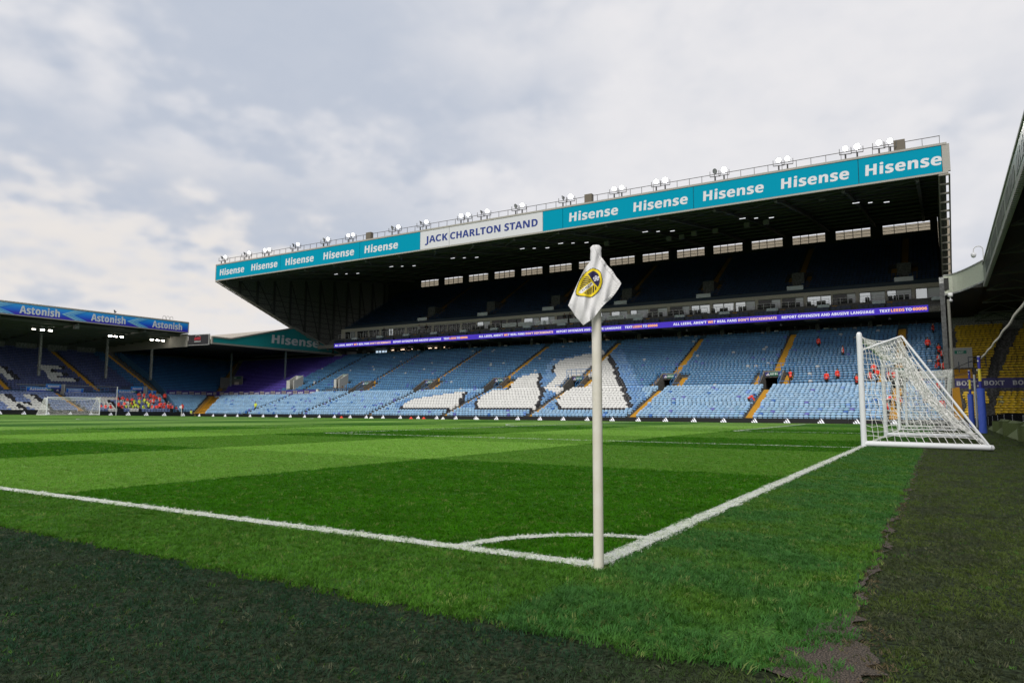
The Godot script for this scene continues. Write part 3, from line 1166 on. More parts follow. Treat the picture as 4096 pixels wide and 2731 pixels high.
func long_roof(S: Node, dark: Material, pale: Material) -> void:
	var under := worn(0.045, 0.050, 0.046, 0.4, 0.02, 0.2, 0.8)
	var prof := PackedVector2Array([Vector2(74.0, 23.62), Vector2(79, 24.75), Vector2(97, 27.75), Vector2(119.6, 30.3), Vector2(119.6, 32.6), Vector2(97, 30.2), Vector2(76, 27.0), Vector2(74.0, 26.4)])
	var turn := Basis(Vector3(0, 0, -1), Vector3.UP, Vector3(1, 0, 0))
	var st := st_new()
	slab(st, prof, 111.0, Transform3D(turn, Vector3(3.0, 0, 0)))
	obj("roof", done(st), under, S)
	# trusses and purlins under it
	for i in 17:
		var x := 0.6 - 6.66 * i
		var t := st_new()
		bar(t, Vector3(x, 23.4, -74.6), Vector3(x, 24.5, -79.2), 0.22, 4)
		bar(t, Vector3(x, 24.4, -79), Vector3(x, 27.3, -97), 0.26, 4)
		bar(t, Vector3(x, 27.3, -97), Vector3(x, 29.8, -118.6), 0.26, 4)
		if i < 16:
			bar(t, Vector3(x, 23.7, -75.2), Vector3(x - 6.66, 25.1, -83), 0.10, 4)
			bar(t, Vector3(x - 6.66, 23.7, -75.2), Vector3(x, 25.1, -83), 0.10, 4)
		obj("roof_truss", done(t), mat(0.10, 0.105, 0.10, 0.7), S)
	for k in 11:
		var z := -76.5 - 3.9 * k
		var y := 23.62 + 1.13 * clampf((-z - 74) / 5.0, 0, 1) + 3.0 * clampf((-z - 79) / 18.0, 0, 1) + 2.55 * clampf((-z - 97) / 22.6, 0, 1)
		obj("purlin", box_mesh(Vector3(-107.8, y - 0.26, z - 0.09), Vector3(2.9, y - 0.01, z + 0.09)), mat(0.085, 0.09, 0.086, 0.7), S)
	# sloping end walls, clad in profiled sheet
	for e in [[-108.0, -1], [2.45, 1]]:
		var x: float = e[0]
		var w := st_new()
		var wp := PackedVector2Array([Vector2(74.0, 23.6), Vector2(90.4, 17.1), Vector2(100.2, 13.4), Vector2(106, 11.0), Vector2(120, 11.0), Vector2(119.6, 30.4), Vector2(97, 27.8), Vector2(79, 24.8)])
		slab(w, wp, 0.55, Transform3D(turn, Vector3(x + 0.55, 0, 0)))
		obj("end_wall", done(w), worn(0.22, 0.225, 0.21, 0.5, 0.03, 0.3, 0.8), S)
		# inner frame: posts, rails and braces
		var inner: float = x + (0.56 if e[1] < 0 else -0.02)
		var fr := st_new()
		for k in 11:
			var z := -78.5 - 3.9 * k
			var ylow := lerpf(23.6, 13.4, clampf((-z - 74.0) / 26.2, 0, 1)) if z > -100 else 11.5
			var yhi := 24.75 + 3.0 * clampf((-z - 79) / 18.0, 0, 1) + 2.55 * clampf((-z - 97) / 22.6, 0, 1)
			box(fr, Vector3(inner, ylow, z - 0.2), Vector3(inner + 0.22, yhi, z + 0.2))
			if k < 10:
				bar(fr, Vector3(inner + 0.1, yhi - 0.3, z), Vector3(inner + 0.1, maxf(ylow - 1.2, 11.5), z - 3.9), 0.09, 4)
		for k in 15:
			var y := 12.2 + 1.05 * k
			if y > 23.0:
				continue
			var zf := -74.0 - (23.6 - y) * 2.569
			box(fr, Vector3(inner, y, -118.8), Vector3(inner + 0.12, y + 0.14, zf - 0.4))
		obj("end_wall_frame", done(fr), mat(0.04, 0.042, 0.04, 0.7), S)
		# lattice along the lower edge
		var la := st_new()
		var a := Vector3(x - 0.02, 23.45, -73.95)
		var b := Vector3(x - 0.02, 13.2, -100.4)
		var wd := 0.85
		for sx in [0.0, wd]:
			bar(la, a + Vector3(sx, 0, 0), b + Vector3(sx, 0, 0), 0.10, 4)
		for k in 20:
			var p := a.lerp(b, k / 19.0)
			box(la, p + Vector3(0, -0.14, -0.12), p + Vector3(wd, 0.02, 0.16))
		obj("edge_lattice", done(la), worn(0.40, 0.38, 0.33, 0.4, 0.05, 0.5), S)
	# fascia: one panel per sign
	var teal := mat(0.001, 0.285, 0.43, 0.6)
	teal.metallic_specular = 0.12
	var white := mat(0.62, 0.63, 0.66, 0.5)
	var joints := [-108.0, -91.1, -73.2, -61.4, -56.2, -41.2, -38.3, -21.5, -4.5, 2.75]
	var ybot := func(x: float) -> float: return 23.72 - 0.003 * (x + 52)
	var panels := []
	for i in joints.size() - 1:
		var a: float = joints[i]
		var b: float = joints[i + 1]
		var p := st_new()
		box(p, Vector3(a + 0.03, 23.72, -73.98), Vector3(b - 0.03, 26.32, -73.86))
		panels.append(obj("sign_panel", done(p), white if i in [3, 4] else teal, S))
	var tr := st_new()
	box(tr, Vector3(-108.1, 26.33, -74.2), Vector3(3.2, 26.55, -73.8))
	box(tr, Vector3(-108.1, 23.52, -74.1), Vector3(3.2, 23.70, -73.84))
	box(tr, Vector3(-108.15, 23.7, -74.1), Vector3(-107.98, 26.4, -73.84))
	box(tr, Vector3(2.76, 23.7, -74.1), Vector3(3.4, 26.4, -73.84))
	obj("fascia_trim", done(tr), worn(0.52, 0.50, 0.46, 0.35, 0.06, 0.6), S)
	var txt := mat(0.66, 0.67, 0.70, 0.5)
	for l in [[0, -106.9], [0, -98.4], [1, -89.8], [1, -81.0], [2, -72.2], [6, -37.4], [6, -28.8], [7, -20.4], [7, -12.0], [8, -3.9]]:
		words("lettering", "Hisense", txt, panels[l[0]], Vector3(l[1], 24.42, -73.855), Vector3.RIGHT, 6.6, 1.12, 0.03, 700, "Droid Sans", 0.06)
	var navy := mat(0.012, 0.035, 0.22, 0.5)
	words("lettering", "JACK", navy, panels[3], Vector3(-60.5, 24.52, -73.855), Vector3.RIGHT, 4.05, 0.98)
	words("lettering", "CHARLTON STAND", navy, panels[4], Vector3(-56.05, 24.52, -73.855), Vector3.RIGHT, 14.1, 0.98)
	# handrail on the roof edge
	var hr := st_new()
	for i in 76:
		var x := -107.6 + 1.47 * i
		bar(hr, Vector3(x, 26.5, -75.2), Vector3(x, 27.75, -75.2), 0.035, 4)
	bar(hr, Vector3(-107.6, 27.75, -75.2), Vector3(2.7, 27.75, -75.2), 0.04, 4)
	obj("roof_handrail", done(hr), mat(0.09, 0.085, 0.08, 0.6), S)
	for x in [-72.6, -35.3, -0.8]:
		obj("roof_vent", box_mesh(Vector3(x - 0.5, 26.6, -75.6), Vector3(x + 0.5, 28.0, -75.0)), mat(0.14, 0.12, 0.09), S)
	# lamps and speakers hung under the roof
	for l in [-93.0, -79.6, -66.3, -53.0, -46.3, -33.0, -19.7, -6.4]:
		for k in 3:
			obj("strip_lamp", box_mesh(Vector3(l + 1.6 * k, 25.6 + 0.12 * k, -88 - 1.2 * k), Vector3(l + [0.75, 0.45, 0.6][k] + 1.6 * k, 25.66 + 0.12 * k, -87.85 - 1.2 * k)), glow(0.95, 0.95, 1.0, 0.6), S)
	for l in [[-27.5, -93], [-24.5, -93], [-20.0, -92], [-17.5, -92], [-9.6, -84], [-7.6, -84], [-40.5, -92], [-31.5, -94], [-29.6, -94]]:
		obj("roof_speaker", box_mesh(Vector3(l[0], 25.4, l[1]), Vector3(l[0] + 0.7, 26.0, l[1] + 0.5)), mat(0.20, 0.21, 0.20), S)

func floodlights() -> void:
	# pairs of round floodlights along the roof edge; 1 = lit
	var prs := [[-107.8, 0], [-106.7, 1], [-101.5, 0], [-100.2, 1], [-96.1, 1], [-95.0, 1], [-89.1, 0], [-87.9, 1], [-81.9, 0], [-81.0, 1], [-76.5, 1], [-75.5, 1], [-67.5, 0], [-66.3, 1], [-62.1, 0], [-61.0, 1], [-54.8, 1], [-53.6, 1],
		[-51.4, 0], [-50.4, 1], [-45.8, 0], [-44.8, 1], [-38.7, 0], [-37.6, 2], [-31.6, 1], [-30.6, 1], [-26.2, 1], [-25.1, 2], [-19.2, 0], [-18.2, 2], [-12.3, 1], [-11.4, 1], [-5.7, 1], [-4.6, 2], [-2.6, 1], [-1.6, 1]]
	var body := st_new()
	lathe(body, [Vector2(0.0, -0.34), Vector2(0.18, -0.33), Vector2(0.30, -0.2), Vector2(0.47, 0.0), Vector2(0.50, 0.02), Vector2(0.50, 0.06), Vector2(0.45, 0.06), Vector2(0.44, 0.03)], Vector3.ZERO, 14, Basis(Vector3.RIGHT, PI / 2))
	var bm := done(body)
	var disc := st_new()
	lathe(disc, [Vector2(0.44, 0.035), Vector2(0.0, 0.035)], Vector3.ZERO, 14, Basis(Vector3.RIGHT, PI / 2))
	var dm := done(disc)
	var yoke := st_new()
	bar(yoke, Vector3(-0.56, 0, 0), Vector3(-0.56, -0.62, 0), 0.04, 4)
	bar(yoke, Vector3(0.56, 0, 0), Vector3(0.56, -0.62, 0), 0.04, 4)
	bar(yoke, Vector3(-0.56, -0.62, 0), Vector3(0.56, -0.62, 0), 0.05, 4)
	bar(yoke, Vector3(0, -0.62, 0), Vector3(0, -1.35, 0), 0.09, 6)
	var ym := done(yoke)
	var i := 0
	for p in prs:
		var f := thing("floodlight", "%s round floodlight, %s one of the %s pair from the left along the roof edge" % ["lit" if p[1] else "dark", ["left", "right"][i % 2], ["first", "second", "third", "fourth", "fifth", "sixth", "seventh", "eighth", "ninth", "tenth", "eleventh", "twelfth", "thirteenth", "fourteenth", "fifteenth", "sixteenth", "seventeenth", "eighteenth"][i / 2]], "floodlight", Vector3(p[0], 27.95, -74.7), 0.0, "lit floodlights along the roof edge" if p[1] else "dark floodlights along the roof edge")
		var aim := Basis(UP, 0.42 if p[1] else [-0.5, 0.9, -0.9, 0.25][i % 4]) * Basis(Vector3.RIGHT, 0.38)
		obj("housing", bm, mat(0.09, 0.095, 0.10, 0.5, 0.3), f, Transform3D(aim.scaled(Vector3.ONE * 0.64), Vector3.ZERO))
		obj("lens", dm, glow(1.0, 1.0, 0.98, [0.0, 2.5, 12.0][p[1]]) if p[1] else mat(0.30, 0.31, 0.32, 0.15), f, Transform3D(aim.scaled(Vector3.ONE * 0.64), Vector3.ZERO))
		obj("bracket", ym, mat(0.06, 0.06, 0.06, 0.5), f, Transform3D(Basis(UP, 0.2), Vector3.ZERO))
		if p[1] == 2:
			var l := SpotLight3D.new()
			l.name = "beam"
			l.light_energy = 40.0
			l.light_color = Color(1, 0.98, 0.95)
			l.light_size = 0.4
			l.spot_range = 160.0
			l.spot_angle = 40.0
			l.shadow_enabled = true
			l.transform = Transform3D(aim * Basis(UP, PI), aim * Vector3(0, 0, 0.25))
			f.add_child(l, true)
		i += 1

# ---------------------------------------------------------------- the stand behind the far goal
func gradient_sheet(called: String, parent: Node, z0: float, z1: float, y0: float, y1: float, x: float, top: Color, low: Color) -> void:
	var q := QuadMesh.new()
	q.size = Vector2(absf(z1 - z0), y1 - y0)
	var key := "grad" + str(top) + str(low)
	if not mats.has(key):
		var g := Gradient.new()
		g.set_color(0, top)
		g.set_color(1, low)
		g.add_point(0.55, Color(0.02, 0.40, 0.86))
		var t := GradientTexture2D.new()
		t.gradient = g
		t.width = 8
		t.height = 128
		t.fill_from = Vector2(0, 0)
		t.fill_to = Vector2(0, 1)
		var m := StandardMaterial3D.new()
		m.albedo_texture = t
		m.roughness = 0.45
		mats[key] = m
	obj(called, q, mats[key], parent, Transform3D(Basis(UP, PI / 2), Vector3(x, (y0 + y1) * 0.5, (z0 + z1) * 0.5)))

func far_stand() -> void:
	white_north = [poly([-131.1, -56.5, -131.3, -59.9, -129.9, -59.6, -129.7, -56.4]), poly([-131, -56.5, -131, -57.8, -125.1, -57.2, -125.1, -55.9]), poly([-128.7, -57, -128.7, -59.1, -127.4, -58.8, -127.3, -57]), poly([-126.4, -56.4, -126.3, -60, -124.9, -59.6, -125, -56.2]),
		poly([-130.0, -50.4, -125.2, -50.6, -125.1, -49.4, -130.1, -49.0]), poly([-117.9, -44.8, -117.7, -46.2, -110.6, -45.7, -110.6, -44.2]), poly([-114.6, -46.0, -114.6, -46.9, -110.6, -49.4, -110.6, -47.6]), poly([-117.7, -48.6, -117.7, -49.8, -110.6, -49.4, -110.6, -48.0]),
		poly([-117.4, -59.0, -117.4, -62.5, -116.2, -62.2, -116.2, -58.7]), poly([-117.3, -58.9, -117.3, -60.3, -111, -59.6, -111, -58.2]), poly([-116, -62.5, -116, -63.7, -110.6, -62.7, -110.6, -61.2])]
	var S := thing("football_stand", "low stand behind the far goal, blue seats with white letters, bright blue roof front", "stand")
	var concrete := worn(0.16, 0.16, 0.155, 0.4, 0.02, 0.3, 0.9)
	var pale := worn(0.30, 0.285, 0.26, 0.35, 0.02, 0.4, 0.85)
	var dark := worn(0.035, 0.040, 0.038, 0.5, 0.03, 0.3, 0.8)
	var yellow := worn(0.72, 0.39, 0.03, 0.3, 0.05, 0.6, 0.8)
	var lo := rows_low().slice(2)
	var hi := rows_high()
	var right := func(d: float) -> float: return EAST_Z - 0.5 - d
	var st := st_new()
	for r in lo + hi:
		r[1] -= 0.004
		steps(st, 1, r, right.call(r[0]), -20.0)
	obj("terrace", done(st), concrete, S)
	var spans := func(r: Array) -> Array:
		var d: float = r[0]
		var s := [[right.call(d), -20.5]]
		if d > 8.5 and d < 10.4:
			return []
		if d < 10.4:
			s = cut(s, -54.9, -53.7)
			s = cut(s, -34.9, -33.7)
			s = cut(s, -69.3 - 0.37 * d, -68.75 - 0.37 * d)
			s = cut(s, right.call(d), right.call(d) + 1.05)
		else:
			for a in [-62.1, -48.2, -34.3]:
				s = cut(s, a - 0.55, a + 0.55)
			s = cut(s, -73.7, -71.8)
			if d < 12.5:
				s = cut(s, -56.5, -52.8)
				s = cut(s, -70.0, -66.6)
		return s
	seat_rows(S, 1, lo + hi, spans, 300)
	var cf := st_new()
	for r in lo:
		flight(cf, 1, [r], right.call(r[0]), right.call(r[0]) + 1.0)
	obj("stairs", done(cf), yellow, S)
	for a in [[-54.3, lo], [-34.3, lo], [-62.1, hi], [-48.2, hi], [-72.3, hi]]:
		var f := st_new()
		flight(f, 1, a[1], a[0] - 0.5, a[0] + 0.5)
		obj("stairs", done(f), yellow, S)
	# sloping blue wall beside the corner
	var pw := st_new()
	var pts := [[-110.7, -69.05, 0.05], [-116, -71.2, 1.8], [-120.6, -73.0, 3.3], [-127.0, -73.9, 6.2], [-137, -73.9, 10.8]]
	for i in 4:
		var a := Vector3(pts[i][0], pts[i][2], pts[i][1])
		var b := Vector3(pts[i + 1][0], pts[i + 1][2], pts[i + 1][1])
		var o := Vector3(0, 0, 0.14)
		var h := UP * 1.15
		quad(pw, a + o, b + o, b + o + h, a + o + h)
		quad(pw, a, a + h, b + h, b)
		quad(pw, a + h, a + o + h, b + o + h, b + h)
	obj("dividing_wall", done(pw), worn(0.03, 0.13, 0.27, 0.3, 0.04, 0.5), S)
	# signs on the wall between the two blocks of rows
	var txt := mat(0.72, 0.74, 0.77, 0.5)
	var sky := Color(0.20, 0.58, 0.86)
	var low := Color(0.10, 0.18, 0.58)
	obj("walkway_wall", box_mesh(Vector3(-121.0, 3.0, -69.5), Vector3(-120.75, 3.75, -20)), worn(0.05, 0.10, 0.22, 0.3), S)
	for g in [[-50.26, -53.7, 3.47, 4.2, 1], [-64.28, -67.7, 3.36, 4.12, 1], [-70.0, -71.5, 3.36, 4.1, 2], [-56.1, -58.8, 3.37, 4.12, 3], [-36.0, -39.5, 3.4, 4.15, 1], [-42.2, -45.0, 3.4, 4.15, 3]]:
		obj("sign_back", box_mesh(Vector3(-120.62, g[2] - 0.03, g[1] - 0.03), Vector3(-120.55, g[3] + 0.03, g[0] + 0.03)), mat(0.5, 0.5, 0.5), S)
		gradient_sheet("sign_face", S, g[0], g[1], g[2], g[3], -120.54, sky, low)
		if g[4] == 1:
			words("lettering", "Astonish", txt, S, Vector3(-120.52, g[2] + 0.2, g[0] - 0.42), Vector3(0, 0, -1), absf(g[1] - g[0]) - 0.85, 0.44)
		elif g[4] == 2:
			words("lettering", "A", txt, S, Vector3(-120.52, g[2] + 0.2, g[0] - 0.45), Vector3(0, 0, -1), 0.5, 0.44)
		else:
			words("lettering", "THE PINNACLE", txt, S, Vector3(-120.52, g[2] + 0.43, g[0] - 0.3), Vector3(0, 0, -1), 2.0, 0.22)
			words("lettering", "OF CLEANING", txt, S, Vector3(-120.52, g[2] + 0.10, g[0] - 0.3), Vector3(0, 0, -1), 2.0, 0.22)
	for z in [-53.0, -66.8, -39.8]:
		var w := st_new()
		box(w, Vector3(-124.0, 2.9, z - 2.45), Vector3(-119.6, 4.75, z - 2.3))
		obj("exit_wall", done(w), worn(0.5, 0.5, 0.49, 0.2, 0.04, 0.5), S)
		obj("exit_roof", box_mesh(Vector3(-124.0, 4.0, z - 2.3), Vector3(-120.6, 4.72, z)), worn(0.10, 0.14, 0.26, 0.3), S)
		gradient_sheet("sign_face", S, z, z - 2.3, 4.0, 4.74, -120.58, sky, low)
		words("lettering", "Astonish", txt, S, Vector3(-120.55, 4.22, z - 0.3), Vector3(0, 0, -1), 1.7, 0.34)
		obj("exit_sign", box_mesh(Vector3(-120.6, 3.62, z - 1.15), Vector3(-120.53, 3.98, z - 0.05)), mat(0.015, 0.13, 0.07), S)
		words("lettering", "EXIT", mat(0.7, 0.72, 0.7), S, Vector3(-120.52, 3.7, z - 0.3), Vector3(0, 0, -1), 0.55, 0.2)
		obj("sign_panel", box_mesh(Vector3(-120.6, 3.62, z - 2.3), Vector3(-120.53, 3.98, z - 1.17)), mat(0.03, 0.03, 0.15), S)
		three_bars(S, txt, Vector3(-120.52, 3.66, z - 1.6), Vector3(0, 0, -1), 0.27)
	for z in [-60.6, -49.6]:
		var rl := st_new()
		var l := []
		for k in 5:
			l.append(Vector3(-120.9, 3.3, z - 0.62 * k))
		rail(rl, l, 1.05, 0.035)
		obj("guard_rail", done(rl), mat(0.05, 0.20, 0.46, 0.5), S)
	# thin upright safety rails between the upper rows
	var sr := st_new()
	for r in hi:
		for k in 32:
			var z := -49.2 - 0.72 * k
			if (k + int(r[0] * 3)) % 2 == 0 and absf(z + 62.1) > 0.7:
				bar(sr, Vector3(NORTH_X - r[0] - 0.7, r[1], z), Vector3(NORTH_X - r[0] - 0.7, r[1] + 0.98, z), 0.018, 4, -1, false)
	obj("safety_rails", done(sr), mat(0.16, 0.17, 0.20, 0.4, 0.3), S).set_meta("kind", "stuff")
	# roof, pillars, rear wall
	var x0 := -113.0
	var roof := st_new()
	slab(roof, PackedVector2Array([Vector2(113.0, 14.3), Vector2(140.5, 13.1), Vector2(140.5, 14.0), Vector2(113.0, 16.2)]), 64.2, Transform3D(Basis(Vector3(-1, 0, 0), UP, Vector3(0, 0, -1)), Vector3(0, 0, -72.2)))
	obj("roof", done(roof), worn(0.050, 0.056, 0.048, 0.4, 0.02, 0.2), S)
	for k in 9:
		obj("purlin", box_mesh(Vector3(-115.2 - 2.9 * k, 13.75 - 0.126 * k, -72), Vector3(-115.0 - 2.9 * k, 14.16 - 0.126 * k, -10)), mat(0.09, 0.095, 0.085, 0.7), S)
	for z in [-43.0, -53.85, -64.7, -73.0]:
		obj("pillar", box_mesh(Vector3(-125.18, 6.2, z - 0.17), Vector3(-124.84, 13.8, z + 0.17)), worn(0.30, 0.31, 0.30, 0.3), S)
		var tr := st_new()
		bar(tr, Vector3(-113.5, 14.0, z), Vector3(-138, 12.9, z), 0.2, 4)
		obj("roof_beam", done(tr), mat(0.10, 0.105, 0.095, 0.7), S)
	var rw := st_new()
	box(rw, Vector3(-140.2, -0.6, -106), Vector3(-139.2, 13.4, -10))
	obj("rear_wall", done(rw), worn(0.12, 0.13, 0.12, 0.4, 0.03, 0.3), S)
	for k in 8:
		obj("wall_panel", box_mesh(Vector3(-139.15, 11.3, -70.0 + 5.2 * k), Vector3(-139.05, 12.6, -66.6 + 5.2 * k)), worn(0.26, 0.27, 0.25, 0.3), S)
	obj("roof_end_panel", box_mesh(Vector3(-140.0, 11.9, -72.35), Vector3(-113.05, 14.2, -72.2)), worn(0.42, 0.40, 0.36, 0.35, 0.06, 0.5), S)
	# blue front with lettering and arrow stripes
	var back := obj("fascia", box_mesh(Vector3(-113.0, 14.36, -72.2), Vector3(-112.92, 16.18, -10)), mat(0.1, 0.3, 0.6), S)
	gradient_sheet("fascia_print", back, -10.0, -72.18, 14.45, 16.05, -112.90, Color(0.16, 0.66, 0.94), Color(0.24, 0.08, 0.66))
	var trim := st_new()
	for k in 125:
		box(trim, Vector3(-113.0, 16.08, -72.18 + 0.5 * k), Vector3(-112.84, 16.30, -72.18 + 0.5 * k + 0.42))
	box(trim, Vector3(-113.0, 14.3, -72.2), Vector3(-112.84, 14.43, -10))
	box(trim, Vector3(-113.0, 14.3, -72.32), Vector3(-112.86, 16.25, -72.2))
	obj("fascia_trim", done(trim), worn(0.48, 0.46, 0.42, 0.35, 0.08, 0.8), S)
	for k in 4:
		var z := -45.25 - 10.13 * (k - 1)
		words("lettering", "Astonish", mat(0.60, 0.63, 0.66, 0.5), back, Vector3(-112.88, 14.70, z), Vector3(0, 0, -1), 5.5, 1.10)
		if k < 3:
			for q in 3:
				var cs := st_new()
				var o := z - 5.75 - 0.62 * q
				var b := Basis(Vector3(0, 0, -1), UP, Vector3(1, 0, 0))
				slab(cs, PackedVector2Array([Vector2(0, 0.78), Vector2(2.0, 1.56), Vector2(2.48, 1.56), Vector2(0.48, 0.78), Vector2(2.53, 0.02), Vector2(2.05, 0.02)]), 0.02, Transform3D(b, Vector3(-112.87 + 0.004 * q, 14.47, o)))
				obj("arrow_stripe", done(cs), mat([0.24, 0.17, 0.11][q], [0.55, 0.46, 0.40][q], 0.74, 0.5), back)
	# lamps under the roof, three in a cluster
	for c in [[-49.9, -51.15, -52.3], [-61.7, -62.65, -63.7], [-69.1, -70.2, -71.2], [-38.4, -39.5, -40.6]]:
		for i in 3:
			var z: float = c[i]
			var weak: bool = (c[0] == -49.9 and i == 0)
			var f := thing("roof_floodlight", "%s floodlight of the %s cluster of three under the blue-fronted roof" % [["left", "middle", "right"][i], {-49.9: "left visible", -61.7: "middle visible", -69.1: "right visible", -38.4: "farthest left"}[c[0]]], "floodlight", Vector3(-119, 13.1, z), 0.0, "floodlights under the roof behind the far goal")
			obj("housing", box_mesh(Vector3(-0.35, 0.0, -0.3), Vector3(0.2, 0.16, 0.3)), mat(0.1, 0.1, 0.1), f)
			obj("lens", box_mesh(Vector3(0.2, -0.04, -0.27), Vector3(0.26, 0.13, 0.27)), glow(1.0, 0.93, 0.82, 3.0 if weak else 22.0), f)
			obj("bracket", box_mesh(Vector3(-0.1, 0.22, -0.04), Vector3(-0.02, 0.75, 0.04)), mat(0.1, 0.1, 0.1), f)
			if i == 1:
				var l := SpotLight3D.new()
				l.name = "beam"
				l.light_energy = 16.0
				l.light_color = Color(1, 0.9, 0.76)
				l.light_size = 0.5
				l.spot_angle = 50.0
				l.spot_range = 80.0
				l.shadow_enabled = true
				l.transform = Transform3D(Basis(UP, -PI / 2) * Basis(Vector3.RIGHT, -1.0), Vector3(0.5, -0.1, 0))
				f.add_child(l, true)
	obj("speaker", box_mesh(Vector3(-114.4, 13.3, -54.1), Vector3(-113.7, 13.85, -53.5)), mat(0.12, 0.125, 0.12), S)
	# a bird and three hoops on the roof edge
	var bird := st_new()
	lathe(bird, [Vector2(0.0, -0.28), Vector2(0.06, -0.2), Vector2(0.13, 0.0), Vector2(0.11, 0.15), Vector2(0.06, 0.24), Vector2(0.07, 0.30), Vector2(0.05, 0.36), Vector2(0.012, 0.40), Vector2(0.0, 0.44)], Vector3(0, 0.25, 0), 10, Basis(Vector3(1, 0, 0), -1.15))
	bar(bird, Vector3(0.03, 0.16, 0), Vector3(0.03, 0.0, 0), 0.012)
	bar(bird, Vector3(-0.03, 0.16, 0), Vector3(-0.03, 0.0, 0), 0.012)
	slab(bird, PackedVector2Array([Vector2(-0.02, 0.3), Vector2(0.05, 0.55), Vector2(-0.35, 0.62), Vector2(-0.3, 0.35)]), 0.03, Transform3D(Basis(UP, 1.57), Vector3(0.05, 0, 0)))
	var bo := obj("bird", done(bird), mat(0.12, 0.12, 0.13, 0.8), null, Transform3D(Basis(UP, 0.4), Vector3(-113.3, 16.3, -59.3)))
	tag(bo, "dark bird perched on the blue roof front with its wing raised", "bird")
	for k in 3:
		var hp := st_new()
		for i in 12:
			var u := deg_to_rad(-40.0 + 250.0 * i / 12.0)
			var v := deg_to_rad(-40.0 + 250.0 * (i + 1) / 12.0)
			bar(hp, Vector3(0, 0.42 + 0.36 * sin(u), 0.28 * cos(u)), Vector3(0, 0.42 + 0.36 * sin(v), 0.28 * cos(v)), 0.03)
		bar(hp, Vector3(0, 0, 0.25), Vector3(0, 0.3, 0.25), 0.03)
		var h := obj("roof_hoop", done(hp), mat(0.2, 0.2, 0.2, 0.5), null, Transform3D(Basis(), Vector3(-113.4, 16.2, -67.9 - 0.68 * k)))
		tag(h, "grey metal hoop standing on the blue roof front, %s of three" % ["left", "middle", "right"][k], "hoop", "hoops on the roof edge")

